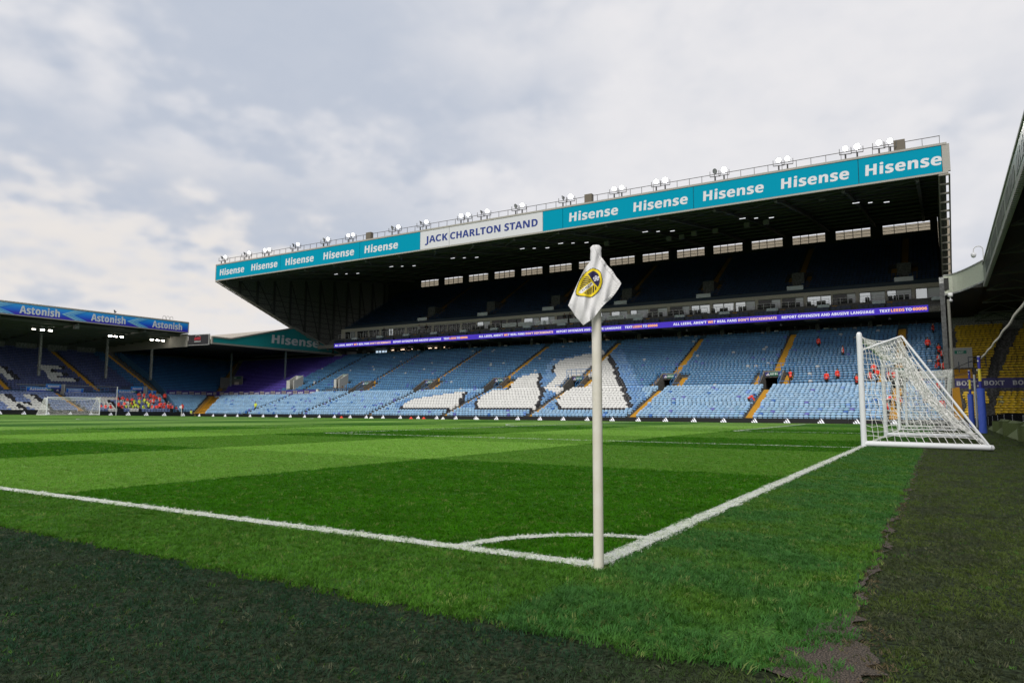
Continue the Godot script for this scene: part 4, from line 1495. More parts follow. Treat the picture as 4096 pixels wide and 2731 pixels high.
# ---------------------------------------------------------------- low roof over the corner, its teal gable and the purple banner wall
func corner_roofs() -> void:
	var S := thing("corner_roof", "low pitched roof over the corner seats with a teal gable, between the two stands", "roof")
	var white := mat(0.60, 0.62, 0.64, 0.5)
	var frame := Basis(Vector3(0, 0, -1), UP, Vector3(1, 0, 0))
	var gb := st_new()
	slab(gb, PackedVector2Array([Vector2(73.3, 12.5), Vector2(73.3, 13.34), Vector2(76.9, 13.30), Vector2(91.5, 16.75), Vector2(103.8, 12.65)]), 0.12, Transform3D(frame, Vector3(-107.3, 0, 0)))
	var gable := obj("gable", done(gb), worn(0.004, 0.27, 0.29, 0.12, 0.03, 0.4, 0.5), S)
	words("lettering", "Hisense", white, gable, Vector3(-107.26, 13.42, -86.0), Vector3(0, 0, -1), 11.8, 1.62, 0.04, 700, "Droid Sans", 0.05)
	var tr := st_new()
	var edge := [Vector3(-107.3, 13.45, -73.3), Vector3(-107.3, 13.42, -76.9), Vector3(-107.3, 16.9, -91.5), Vector3(-107.3, 12.7, -104)]
	for i in 3:
		bar(tr, edge[i], edge[i + 1], 0.17, 4)
	box(tr, Vector3(-107.5, 12.2, -104), Vector3(-107.15, 12.48, -73.2))
	box(tr, Vector3(-107.5, 12.2, -73.3), Vector3(-107.2, 13.5, -73.1))
	obj("gable_trim", done(tr), worn(0.40, 0.39, 0.36, 0.45, 0.08, 0.6), S)
	var rf := st_new()
	slab(rf, PackedVector2Array([Vector2(73.4, 13.1), Vector2(77.0, 13.35), Vector2(91.5, 16.8), Vector2(104, 12.6), Vector2(104, 12.35), Vector2(73.4, 12.35)]), 33.6, Transform3D(frame, Vector3(-107.45, 0, 0)))
	obj("roof", done(rf), worn(0.52, 0.47, 0.41, 0.25, 0.02, 0.2, 0.85), S)
	obj("soffit", box_mesh(Vector3(-141, 12.2, -104), Vector3(-108.4, 12.34, -73.4)), worn(0.04, 0.045, 0.04, 0.4), S)
	for p in [[-109.3, -91.2, 5.6], [-122.0, -88.2, 5.4]]:
		obj("post", box_mesh(Vector3(p[0] - 0.13, p[2], p[1] - 0.13), Vector3(p[0] + 0.13, 12.25, p[1] + 0.13)), worn(0.22, 0.27, 0.30, 0.3), S)
	obj("rear_wall", box_mesh(Vector3(-140, 10.6, -102.9), Vector3(-105.5, 12.4, -102.6)), worn(0.40, 0.40, 0.37, 0.4, 0.03, 0.3), S)
	obj("beam", box_mesh(Vector3(-125.0, 12.0, -96.5), Vector3(-108.5, 12.3, -96.2)), mat(0.1, 0.1, 0.1), S)
	# electronic board beside it
	var a := Vector3(-112.85, 12.15, -72.3)
	var b := Vector3(-108.1, 12.15, -73.05)
	var dir := (b - a).normalized()
	var out := dir.cross(UP)
	var B := thing("advert_board", "black advertising board with red and white lettering at the roof corner", "board", a)
	var bs := st_new()
	var wdt := a.distance_to(b)
	box(bs, Vector3(0, 0, -0.15), Vector3(wdt, 1.8, 0.0), Transform3D(Basis(dir, UP, out), Vector3.ZERO))
	obj("panel", done(bs), mat(0.022, 0.022, 0.026, 0.5), B)
	var fs := st_new()
	var bx := Transform3D(Basis(dir, UP, out), Vector3.ZERO)
	box(fs, Vector3(-0.05, -0.08, -0.18), Vector3(wdt + 0.12, 0.02, 0.04), bx)
	box(fs, Vector3(-0.05, 1.75, -0.18), Vector3(wdt + 0.12, 1.85, 0.04), bx)
	box(fs, Vector3(wdt, -0.08, -0.18), Vector3(wdt + 0.14, 1.85, 0.04), bx)
	obj("frame", done(fs), worn(0.42, 0.42, 0.42, 0.3), B)
	words("lettering", "amt", mat(0.55, 0.03, 0.05, 0.5), B, dir * 1.45 + UP * 0.85 + out * 0.02, dir, 1.5, 0.62, 0.03, 600)
	words("lettering", "amtauto.co.uk", mat(0.7, 0.7, 0.7), B, dir * 1.45 + UP * 0.52 + out * 0.02, dir, 1.5, 0.17, 0.03, 600)
	var arc := st_new()
	for i in 8:
		var u := PI * i / 8.0
		var v := PI * (i + 1) / 8.0
		bar(arc, dir * (2.25 - 0.55 * cos(u)) + UP * (1.5 + 0.2 * sin(u)), dir * (2.25 - 0.55 * cos(v)) + UP * (1.5 + 0.2 * sin(v)), 0.035, 4)
	obj("car_outline", done(arc), mat(0.7, 0.7, 0.7), B)
	# purple banner wall between the two blocks of rows, turning the corner
	var W := thing("banner_wall", "long purple banner along the corner walkway, white and gold lettering repeated", "banner")
	var purple := mat(0.050, 0.028, 0.200, 0.5)
	obj("panel", box_mesh(Vector3(-120.6, 3.42, -84.05), Vector3(-92.6, 4.28, -83.95)), purple, W)
	obj("panel", box_mesh(Vector3(-120.65, 3.42, -84.05), Vector3(-120.55, 4.28, -73.6)), purple, W)
	obj("edge_strip", box_mesh(Vector3(-120.55, 3.36, -83.94), Vector3(-92.6, 3.43, -83.90)), mat(0.16, 0.14, 0.33), W)
	obj("end_post", box_mesh(Vector3(-92.55, 3.0, -84.3), Vector3(-92.1, 4.35, -83.85)), mat(0.62, 0.62, 0.6), W)
	var cream := mat(0.50, 0.46, 0.28, 0.5)
	for k in 9:
		var x := -94.2 - 2.98 * k
		if x > -119.5:
			words("lettering", "amt", white, W, Vector3(x, 3.6, -83.93), Vector3.RIGHT, 1.25, 0.42, 0.03, 600)
		if x - 1.6 > -120.4:
			words("lettering", "YOUR CAR", cream, W, Vector3(x - 1.42, 3.9, -83.93), Vector3.RIGHT, 1.2, 0.20)
			words("lettering", "YOUR WAY", cream, W, Vector3(x - 1.42, 3.58, -83.93), Vector3.RIGHT, 1.2, 0.20)
	for k in 4:
		var z := -74.1 - 2.6 * k
		words("lettering", "amt", white, W, Vector3(-120.53, 3.6, z), Vector3(0, 0, -1), 1.1, 0.42, 0.03, 600)
		words("lettering", "YOUR CAR", cream, W, Vector3(-120.53, 3.9, z - 1.35), Vector3(0, 0, -1), 1.05, 0.20)
		words("lettering", "YOUR WAY", cream, W, Vector3(-120.53, 3.58, z - 1.35), Vector3(0, 0, -1), 1.05, 0.20)
	# exits cut into the corner seats
	var grey := worn(0.20, 0.20, 0.20, 0.3, 0.04, 0.5)
	var pale := worn(0.62, 0.62, 0.60, 0.2, 0.04, 0.5)
	for e in [[-119.2, -114.2, 0], [-97.9, -93.4, 1]]:
		var X := thing("exit_portal", "low grey exit portal %s, under the purple banner" % ["near the corner stairs" if e[2] == 0 else "at the right end of the corner rows"][0], "exit", Vector3(e[0], 0, -83.2))
		var w: float = e[1] - e[0]
		obj("side_wall", box_mesh(Vector3(0, 2.3, -0.6), Vector3(1.3, 3.36, 0.5)), pale, X)
		obj("side_wall", box_mesh(Vector3(w - 1.0, 2.3, -0.6), Vector3(w, 3.36, 0.5)), pale, X)
		obj("opening", box_mesh(Vector3(1.3, 2.3, -0.7), Vector3(w - 1.0, 3.2, -0.55)), mat(0.01, 0.01, 0.012), X)
		obj("sign", box_mesh(Vector3(1.3, 3.14, 0.3), Vector3(w - 1.0, 3.36, 0.42)), mat(0.03, 0.03, 0.15), X)
		obj("green_panel", box_mesh(Vector3(w * 0.5 - 0.5, 3.15, 0.425), Vector3(w * 0.5 + 0.5, 3.35, 0.435)), mat(0.015, 0.15, 0.08), X)
		words("lettering", "EXIT", mat(0.7, 0.7, 0.7), X, Vector3(w * 0.5 - 0.25, 3.19, 0.44), Vector3.RIGHT, 0.5, 0.13, 0.01)
		var rl := st_new()
		rail(rl, [Vector3(0.2, 2.35, 0.55), Vector3(0.9, 2.35, 0.55), Vector3(1.6, 2.35, 0.55)], 1.0, 0.03)
		obj("rail", done(rl), mat(0.05, 0.2, 0.46), X)
	for e in [[-102.6, -100.6, "white slope-topped exit box between purple and light blue seats, post beside it"], [-90.3, -89.0, "white slope-topped exit box beside yellow stairs above four seated people"]]:
		var X := thing("exit_box", e[2], "exit", Vector3(e[0], 0, -85.9))
		var w: float = e[1] - e[0]
		var sd := st_new()
		slab(sd, PackedVector2Array([Vector2(0, 3.3), Vector2(0, 6.15), Vector2(0.5, 6.25), Vector2(2.2, 7.15), Vector2(2.2, 3.3)]), 0.15, Transform3D(frame, Vector3(w, 0, 0)))
		obj("side_wall", done(sd), pale, X)
		sd = st_new()
		slab(sd, PackedVector2Array([Vector2(0, 3.3), Vector2(0, 6.15), Vector2(0.5, 6.25), Vector2(2.2, 7.15), Vector2(2.2, 3.3)]), 0.15, Transform3D(frame, Vector3(0.15, 0, 0)))
		obj("side_wall", done(sd), pale, X)
		obj("front_wall", box_mesh(Vector3(0.15, 4.6, -0.12), Vector3(w * 0.45, 6.1, 0.0)), pale, X)
		obj("rear_wall", box_mesh(Vector3(0.15, 3.3, -2.2), Vector3(w - 0.15, 7.1, -2.08)), pale, X)
		obj("sign", box_mesh(Vector3(w - 1.15, 6.6, -2.075), Vector3(w - 0.2, 7.05, -2.02)), mat(0.015, 0.15, 0.08), X)
		words("lettering", "EXIT", mat(0.7, 0.7, 0.7), X, Vector3(w - 1.05, 6.69, -2.01), Vector3.RIGHT, 0.7, 0.26, 0.01)
	var X := thing("exit_box", "grey exit box with dark doorway in the blue upper corner seats", "exit", Vector3(-122.9, 0, -86.4))
	obj("side_wall", box_mesh(Vector3(0, 5.0, -2.6), Vector3(0.2, 7.2, 0)), grey, X)
	obj("rear_wall", box_mesh(Vector3(0.2, 5.0, -2.7), Vector3(3.6, 7.5, -2.5)), grey, X)
	obj("doorway", box_mesh(Vector3(1.3, 5.0, -2.5), Vector3(2.6, 6.3, -2.42)), mat(0.5, 0.42, 0.38), X)
	obj("sign", box_mesh(Vector3(0.9, 6.95, -2.5), Vector3(3.2, 7.35, -2.42)), mat(0.02, 0.10, 0.07), X)
	words("lettering", "EXIT", mat(0.6, 0.62, 0.6), X, Vector3(1.1, 7.02, -2.41), Vector3.RIGHT, 0.8, 0.24, 0.01)

# ---------------------------------------------------------------- the yellow-seated corner behind the near goal
func near_corner_stand() -> void:
	var S := thing("football_stand", "yellow-seated corner stand beyond the near goal, with dark roof and purple wall", "stand")
	var concrete := worn(0.16, 0.16, 0.155, 0.4, 0.02, 0.3, 0.9)
	var yellow := worn(0.72, 0.39, 0.03, 0.3, 0.05, 0.6, 0.8)
	var dark := worn(0.030, 0.033, 0.030, 0.5, 0.03, 0.3, 0.8)
	var lo := rows_low()
	var hi := rows_high()
	var st := st_new()
	for r in lo + hi.slice(0, 24):
		steps(st, 0, r, 2.5, 22.0)
	obj("terrace", done(st), concrete, S)
	var spans := func(r: Array) -> Array:
		var d: float = r[0]
		var s := [[3.35, 13.5]]
		if d > 6.3 and d < 10.4:
			return []
		if d < 10.4:
			s = cut(s, 5.0 + d * 0.12, 5.45 + d * 0.12)
			s = cut(s, 8.4 + d * 0.10, 9.2 + d * 0.10)
		else:
			if d < 15.4:
				s = cut(s, 2.0, 4.85)
			s = cut(s, 5.6 + (d - 10.5) * 0.18, 6.4 + (d - 10.5) * 0.24)
		if d > 15.4:
			s = cut(s, 2.0, 2.9)
		return s
	seat_rows(S, 0, lo + hi.slice(0, 24), spans, 300)
	var f := st_new()
	flight(f, 0, lo, 2.55, 3.25)
	obj("stairs", done(f), yellow, S)
	f = st_new()
	flight(f, 0, hi.slice(0, 7), 2.75, 4.6)
	obj("stairs", done(f), yellow, S)
	# purple wall with white letters
	obj("name_wall", box_mesh(Vector3(2.85, 2.85, -84.05), Vector3(16, 4.22, -83.9)), mat(0.055, 0.050, 0.190, 0.5), S)
	obj("wall_end", box_mesh(Vector3(2.35, 2.85, -84.05), Vector3(2.84, 4.22, -83.89)), mat(0.45, 0.60, 0.54, 0.5), S)
	obj("wall_end_panel", box_mesh(Vector3(1.6, 2.2, -84.0), Vector3(3.2, 2.84, -83.86)), mat(0.03, 0.14, 0.34, 0.5), S)
	var white := mat(0.72, 0.72, 0.74, 0.5)
	for x in [3.03, 5.43, 7.87, 10.3]:
		words("lettering", "BOXT", white, S, Vector3(x, 3.47, -83.88), Vector3.RIGHT, 1.75, 0.46)
	# white exit wall
	obj("exit_wall", box_mesh(Vector3(2.56, 5.6, -89.3), Vector3(4.75, 7.85, -89.05)), worn(0.55, 0.55, 0.55, 0.2, 0.04, 0.5), S)
	var sg := obj("exit_sign", box_mesh(Vector3(3.08, 7.17, -89.04), Vector3(4.22, 7.53, -89.0)), mat(0.03, 0.22, 0.15), S)
	words("lettering", "EXIT", mat(0.65, 0.68, 0.65), sg, Vector3(3.35, 7.23, -88.99), Vector3.RIGHT, 0.6, 0.22, 0.01)
	var rl := st_new()
	rail(rl, [Vector3(4.3, 5.6, -87.9), Vector3(5.1, 5.6, -87.9), Vector3(5.9, 5.6, -87.9)], 1.1, 0.04)
	rail(rl, [Vector3(3.4, 5.0, -87.6), Vector3(3.41, 5.0, -87.6)], 1.2, 0.04)
	obj("guard_rail", done(rl), mat(0.04, 0.07, 0.13), S)
	obj("rear_wall", box_mesh(Vector3(2.6, 9.5, -102.3), Vector3(40, 13.0, -102.0)), worn(0.40, 0.41, 0.39, 0.35, 0.03, 0.3), S)
	for x in [7.4, 13.0]:
		obj("wall_post", box_mesh(Vector3(x - 0.1, 10.2, -102.0), Vector3(x + 0.1, 12.0, -101.85)), mat(0.08, 0.08, 0.08), S)
	# roof: low slab with trusses
	var rf := st_new()
	box(rf, Vector3(5.6, 13.0, -104.0), Vector3(42, 13.9, 2.0))
	box(rf, Vector3(2.35, 12.7, -104.0), Vector3(5.58, 13.88, -77.0))
	obj("roof", done(rf), dark, S)
	for k in 9:
		var z := -30.0 - 9.0 * k
		var tr := st_new()
		bar(tr, Vector3(5.7, 12.1, z), Vector3(30, 12.1, z), 0.1, 4)
		for q in 6:
			bar(tr, Vector3(5.7 + 4 * q, 12.1, z), Vector3(7.7 + 4 * q, 12.95, z), 0.07, 4)
			bar(tr, Vector3(9.7 + 4 * q, 12.1, z), Vector3(7.7 + 4 * q, 12.95, z), 0.07, 4)
		obj("roof_truss", done(tr), mat(0.09, 0.095, 0.085, 0.7), S)
	var bk := st_new()
	box(bk, Vector3(41, -0.4, -104), Vector3(41.3, 13.2, 2))
	obj("rear_wall", done(bk), dark, S)
	# column and pipe where it meets the long stand
	obj("column", box_mesh(Vector3(1.95, -0.4, -76.3), Vector3(2.35, 13.2, -75.9)), worn(0.10, 0.105, 0.11, 0.3), S)
	var pp := st_new()
	bar(pp, Vector3(2.62, 3.0, -76.0), Vector3(2.62, 11.6, -76.0), 0.14, 8)
	obj("drain_pipe", done(pp), worn(0.26, 0.26, 0.23, 0.35, 0.05, 0.5), S)
	# fascia of the stand behind the near goal, running towards us
	var pale := worn(0.40, 0.47, 0.38, 0.3, 0.03, 0.4, 0.7)
	obj("fascia", box_mesh(Vector3(5.3, 11.95, -70.5), Vector3(5.55, 13.72, -4)), worn(0.34, 0.38, 0.33, 0.35, 0.03, 0.4, 0.35), S)
	var tr := st_new()
	for k in 160:
		box(tr, Vector3(5.22, 11.74, -70.4 + 0.4 * k), Vector3(5.5, 11.95, -70.4 + 0.4 * k + 0.24))
	box(tr, Vector3(5.24, 13.72, -70.5), Vector3(5.6, 13.86, -4))
	obj("fascia_trim", done(tr), worn(0.42, 0.42, 0.40, 0.4, 0.06, 0.5), S)
	for k in 46:
		if k % 9 != 8:
			var z := -66.5 + 0.78 * k
			obj("lettering", box_mesh(Vector3(5.27, 12.4, z), Vector3(5.31, 13.3, z + (0.5 if k % 3 else 0.62))), mat(0.11, 0.125, 0.11, 0.4), S)
	obj("blue_print", box_mesh(Vector3(5.27, 12.0, -29.5), Vector3(5.305, 13.65, -21.0)), mat(0.09, 0.32, 0.38, 0.3), S)
	obj("white_print", box_mesh(Vector3(5.265, 12.5, -27.5), Vector3(5.30, 13.5, -14)), mat(0.62, 0.64, 0.64, 0.3), S)
	# curved white panels closing the corner
	var arc := []
	for i in 9:
		var u: float = i / 8.0
		arc.append(Vector3(lerpf(5.35, 2.3, u), 0, -70.6 - 6.6 * sin(u * PI / 2)))
	for i in 4:
		var p := st_new()
		for k in 2:
			var a: Vector3 = arc[2 * i + k]
			var b: Vector3 = arc[2 * i + k + 1]
			quad(p, b + UP * 12.35, a + UP * 12.35, a + UP * 14.1, b + UP * 14.1)
		obj("corner_panel", done(p), worn(0.60, 0.64, 0.54, 0.12, 0.03, 0.4, 0.6), S)
	var ct := st_new()
	for i in 8:
		bar(ct, arc[i] + UP * 14.16, arc[i + 1] + UP * 14.16, 0.08, 4)
		bar(ct, arc[i] + UP * 12.27, arc[i + 1] + UP * 12.27, 0.10, 4)
	box(ct, Vector3(1.95, 12.1, -77.6), Vector3(2.4, 14.0, -77.1))
	obj("corner_trim", done(ct), worn(0.45, 0.46, 0.46, 0.4), S)
	# hanging camera and hook
	var cc := thing("security_camera", "white dome security camera hanging below the pale corner panels", "camera", Vector3(2.8, 11.2, -76.0))
	var cm := st_new()
	lathe(cm, [Vector2(0.0, 1.0), Vector2(0.2, 1.0), Vector2(0.22, 0.66), Vector2(0.1, 0.6), Vector2(0.05, 0.55), Vector2(0.05, 0.42)], Vector3.ZERO, 12)
	obj("mount", done(cm), mat(0.7, 0.7, 0.72), cc)
	var cd := st_new()
	lathe(cd, [Vector2(0.05, 0.42), Vector2(0.17, 0.36), Vector2(0.17, 0.2), Vector2(0.1, 0.12), Vector2(0, 0.1)], Vector3.ZERO, 12)
	obj("dome", done(cd), mat(0.45, 0.45, 0.47, 0.3), cc)
	var c2 := thing("security_camera", "white dome camera on a curved arm above the grey roof front", "camera", Vector3(5.25, 13.6, -68.0))
	var am := st_new()
	var last := Vector3(0, 0.0, 0)
	for i in 9:
		var u := PI * (i + 1) / 9.0
		var q := Vector3(-0.35 + 0.35 * cos(u), 1.0 + 0.35 * sin(u), 0)
		bar(am, last, q, 0.04)
		last = q
	bar(am, last, last - UP * 0.2, 0.04)
	obj("arm", done(am), mat(0.5, 0.5, 0.5), c2)
	var dm := st_new()
	lathe(dm, [Vector2(0.06, 0.85), Vector2(0.2, 0.75), Vector2(0.21, 0.58), Vector2(0.14, 0.42), Vector2(0.0, 0.36)], Vector3(-0.7, 0, 0), 12)
	obj("dome", done(dm), mat(0.55, 0.56, 0.58, 0.3), c2)

# ---------------------------------------------------------------- boards round the pitch
func boards() -> void:
	var black := mat(0.013, 0.013, 0.014, 0.35)
	var white := glow(0.80, 0.81, 0.86, 0.28)
	var E := thing("perimeter_board", "long black advertising board with white striped logos below the long stand", "board")
	for i in 21:
		var x := -109.2 + 5.72 * i
		obj("board_panel", box_mesh(Vector3(x + 0.01, -0.6, -72.0), Vector3(x + 5.71, 0.03, -71.88)), black, E)
	for i in 34:
		var x := -108.35 if i == 0 else (-104.55 if i == 1 else -101.35 + 3.185 * (i - 2))
		three_bars(E, white, Vector3(x, -0.47, -71.86), Vector3.RIGHT, 0.49)
	var N := thing("perimeter_board", "black advertising board with white striped logos behind the far goal", "board")
	for i in 11:
		var z := -71.6 + 4.8 * i
		var y := level(z + 2.4)
		obj("board_panel", box_mesh(Vector3(-109.62, y - 0.3, z + 0.01), Vector3(-109.5, y + 0.66, z + 4.79)), black, N)
	for z in [-36.5, -39.5, -42.3, -45.3, -48.4, -51.5, -54.5, -57.5, -60.2, -63.2, -66.3, -69.7]:
		three_bars(N, white, Vector3(-109.48, level(z) + 0.03, z + 0.3), Vector3(0, 0, -1), 0.58 if z < -59 else 0.46)
	# side boards behind the near goal, seen very obliquely
	var W := thing("perimeter_board", "black advertising board with rows of white text behind the near goal", "board")
	var matt: StandardMaterial3D = mat(0.012, 0.012, 0.0135, 0.98).duplicate()
	matt.metallic_specular = 0.0
	for i in 12:
		var z := -71.8 + 5.0 * i
		obj("board_panel", box_mesh(Vector3(4.3, level(z) - 0.3, z + 0.01), Vector3(4.42, level(z) + 0.72, z + 4.99)), matt, W)
		for k in 1:
			for q in 9:
				obj("lettering", box_mesh(Vector3(4.285, level(z) + 0.06 + 0.068 * q, z + 0.7 + 1.5 * k), Vector3(4.30, level(z) + 0.10 + 0.068 * q, z + 0.82 + 1.5 * k + 0.06 * ((q * 7 + k) % 3))), mat(0.45, 0.46, 0.48), W)
	# turf-covered wedges leaning on the foot of those boards
	for i in 6:
		var z0 := -36.0 + 5.6 * i
		var st := st_new()
		var len := 4.6
		slab(st, PackedVector2Array([Vector2(0, -0.06), Vector2(0.75, -0.06), Vector2(0.62, 0.42), Vector2(0.55, 0.42)]), len, Transform3D(Basis(), Vector3(3.3, 0.02, z0 + len)))
		box(st, Vector3(3.28, -0.04, z0 + len - 0.02), Vector3(3.9, 0.40, z0 + len + 0.06), Transform3D(Basis(), Vector3.ZERO))
		var o := obj("turf_wedge", done(st), worn(0.13, 0.18, 0.06, 0.4, 0.08, 1.2, 0.95))
		tag(o, "sloping green turf-covered wedge against black boards, %s from the camera" % ["sixth", "fifth", "fourth", "third", "second", "first"][i], "wedge", "turf wedges along the boards")
	# long electronic ribbon on the balcony
	var R := thing("ribbon_screen", "long purple electronic ribbon screen with white and orange text along the balcony", "screen")
	var purple := glow(0.045, 0.022, 0.36, 0.75)
	for i in 24:
		var x := -101.85 + 4.275 * i
		obj("screen_panel", box_mesh(Vector3(x + 0.005, 13.10, -97.0), Vector3(x + 4.27, 13.93, -96.9)), purple, R)
	var w := glow(0.80, 0.80, 0.88, 0.55)
	var o := glow(0.95, 0.42, 0.10, 0.7)
	var p := glow(0.95, 0.62, 0.42, 0.55)
	for k in 3:
		var f := -101.6 + 34.88 * k
		var parts := [["ALL LEEDS, AREN'T", 0.0, 4.95, w], ["WE", 5.15, 0.75, o], ["?", 5.95, 0.3, w], ["REAL FANS", 6.5, 2.75, w], ["DON'T DISCRIMINATE", 9.45, 5.2, p], ["REPORT OFFENSIVE AND ABUSIVE LANGUAGE", 15.3, 11.3, w], ["TEXT", 27.2, 1.2, w], ["LEEDS", 28.5, 1.5, o], ["TO", 30.1, 0.7, w], ["60006", 30.9, 1.55, o]]
		for q in parts:
			words("lettering", q[0], q[3], R, Vector3(f + q[1], 13.33, -96.89), Vector3.RIGHT, q[2], 0.36, 0.02)

# ---------------------------------------------------------------- goals
func net_patch(st: SurfaceTool, f: Callable, nu: int, nv: int, r: float, wob: float, seed_: int) -> void:
	var n := fbm(seed_, 3.0, 2)
	var pt := func(i: int, j: int) -> Vector3:
		var p: Vector3 = f.call(float(i) / nu, float(j) / nv)
		if i == 0 or j == 0 or i == nu or j == nv:
			return p
		return p + Vector3(n.get_noise_3d(p.x, p.y, p.z), n.get_noise_3d(p.y, p.z, p.x + 9.0), n.get_noise_3d(p.z + 5.0, p.x, p.y)) * wob
	for i in nu + 1:
		for j in nv + 1:
			var a: Vector3 = pt.call(i, j)
			if i < nu:
				bar(st, a, pt.call(i + 1, j), r, 3, -1, false)
			if j < nv:
				bar(st, a, pt.call(i, j + 1), r, 3, -1, false)

func capped_tube(st: SurfaceTool, a: Vector3, b: Vector3, r: float) -> void:
	bar(st, a, b, r, 14)

func portable_goal(label: String, gx: float, s: float, z0: float, z1: float, y: float, splay: float, fine: float) -> void:
	# s = +1: the net runs towards +X. z0 nearer the camera, z1 further
	var G := thing("goal", label, "goal", Vector3(gx, y, 0))
	var white := mat(0.76, 0.78, 0.80, 0.35)
	for z in [z0, z1]:
		var p := st_new()
		bar(p, Vector3(0, 0.0, z), Vector3(0, 2.53, z), 0.062, 16)
		lathe(p, [Vector2(0.063, 2.38), Vector2(0.063, 2.53), Vector2(0.055, 2.575), Vector2(0.035, 2.605), Vector2(0, 2.615)], Vector3(0, 0, z), 16)
		obj("post", done(p), white, G)
		var e: float = splay
		var b := st_new()
		bar(b, Vector3(s * 0.03, 0.06, z), Vector3(s * 2.38, 0.06, z + e), 0.058, 14)
		lathe(b, [Vector2(0.059, 0), Vector2(0.05, 0.03), Vector2(0.0, 0.055)], Vector3(s * 2.38, 0.06, z + e), 14, Basis(Vector3(0, 0, 1), -s * PI / 2))
		obj("base_bar", done(b), white, G)
		var k := st_new()
		bar(k, Vector3(s * 0.06, 2.2, z), Vector3(s * 0.86, 2.47, z + 0.02), 0.024, 8)
		obj("stay", done(k), white, G)
		k = st_new()
		bar(k, Vector3(s * 0.86, 2.47, z + 0.02), Vector3(s * 2.33, 0.1, z + e), 0.026, 8)
		obj("back_stay", done(k), white, G)
	var c := st_new()
	bar(c, Vector3(0, 2.50, z0), Vector3(0, 2.50, z1), 0.058, 14)
	obj("crossbar", done(c), white, G)
	c = st_new()
	bar(c, Vector3(s * 2.36, 0.06, z0 + splay), Vector3(s * 2.36, 0.06, z1 + splay), 0.04, 10)
	obj("rear_bar", done(c), white, G)
	var m := mat(0.86, 0.86, 0.83, 0.8)
	var r: float = 0.0064 if fine > 0 else 0.008
	var nw := 62 if fine > 0 else 34
	for z in [z0, z1]:
		var st := st_new()
		var e: float = splay
		net_patch(st, func(u: float, v: float) -> Vector3:
			# u along the depth, v down
			var sagx: float = 0.86 * u
			var top := Vector3(s * sagx, 2.5 - 0.10 * sin(u * PI) - 0.03 * u, z)
			var bot := Vector3(s * (0.06 + 2.28 * u), 0.12, z + e * u)
			return top.lerp(bot, v) + Vector3(s * 0.55 * u * sin(v * PI) * -0.30, 0, 0.02 * sin(v * 9.0 + u * 7.0)), 16, 20, r, 0.06, 3)
		obj("side_net", done(st), m, G)
	var back := st_new()
	net_patch(back, func(u: float, v: float) -> Vector3:
		var z := lerpf(z0, z1, u)
		var sag := sin(u * PI)
		var a := Vector3(s * (0.80 - 0.12 * sag), 2.46 - 0.32 * sag, z)
		var b := Vector3(s * 2.30, 0.1, z + splay)
		return a.lerp(b, v) + Vector3(-s * 0.18 * sin(v * PI), -0.14 * sin(v * PI) * (0.6 + 0.4 * sag), 0), nw, 26, r, 0.07, 5)
	obj("back_net", done(back), m, G)
	var top_ := st_new()
	net_patch(top_, func(u: float, v: float) -> Vector3:
		var z := lerpf(z0, z1, u)
		var sag := sin(u * PI)
		return Vector3(s * (0.02 + 0.78 * v - 0.12 * sag * v), 2.5 - 0.04 * v - 0.32 * sag * v - 0.10 * sin(v * PI), z), nw, 8, r, 0.06, 8)
	obj("top_net", done(top_), m, G)

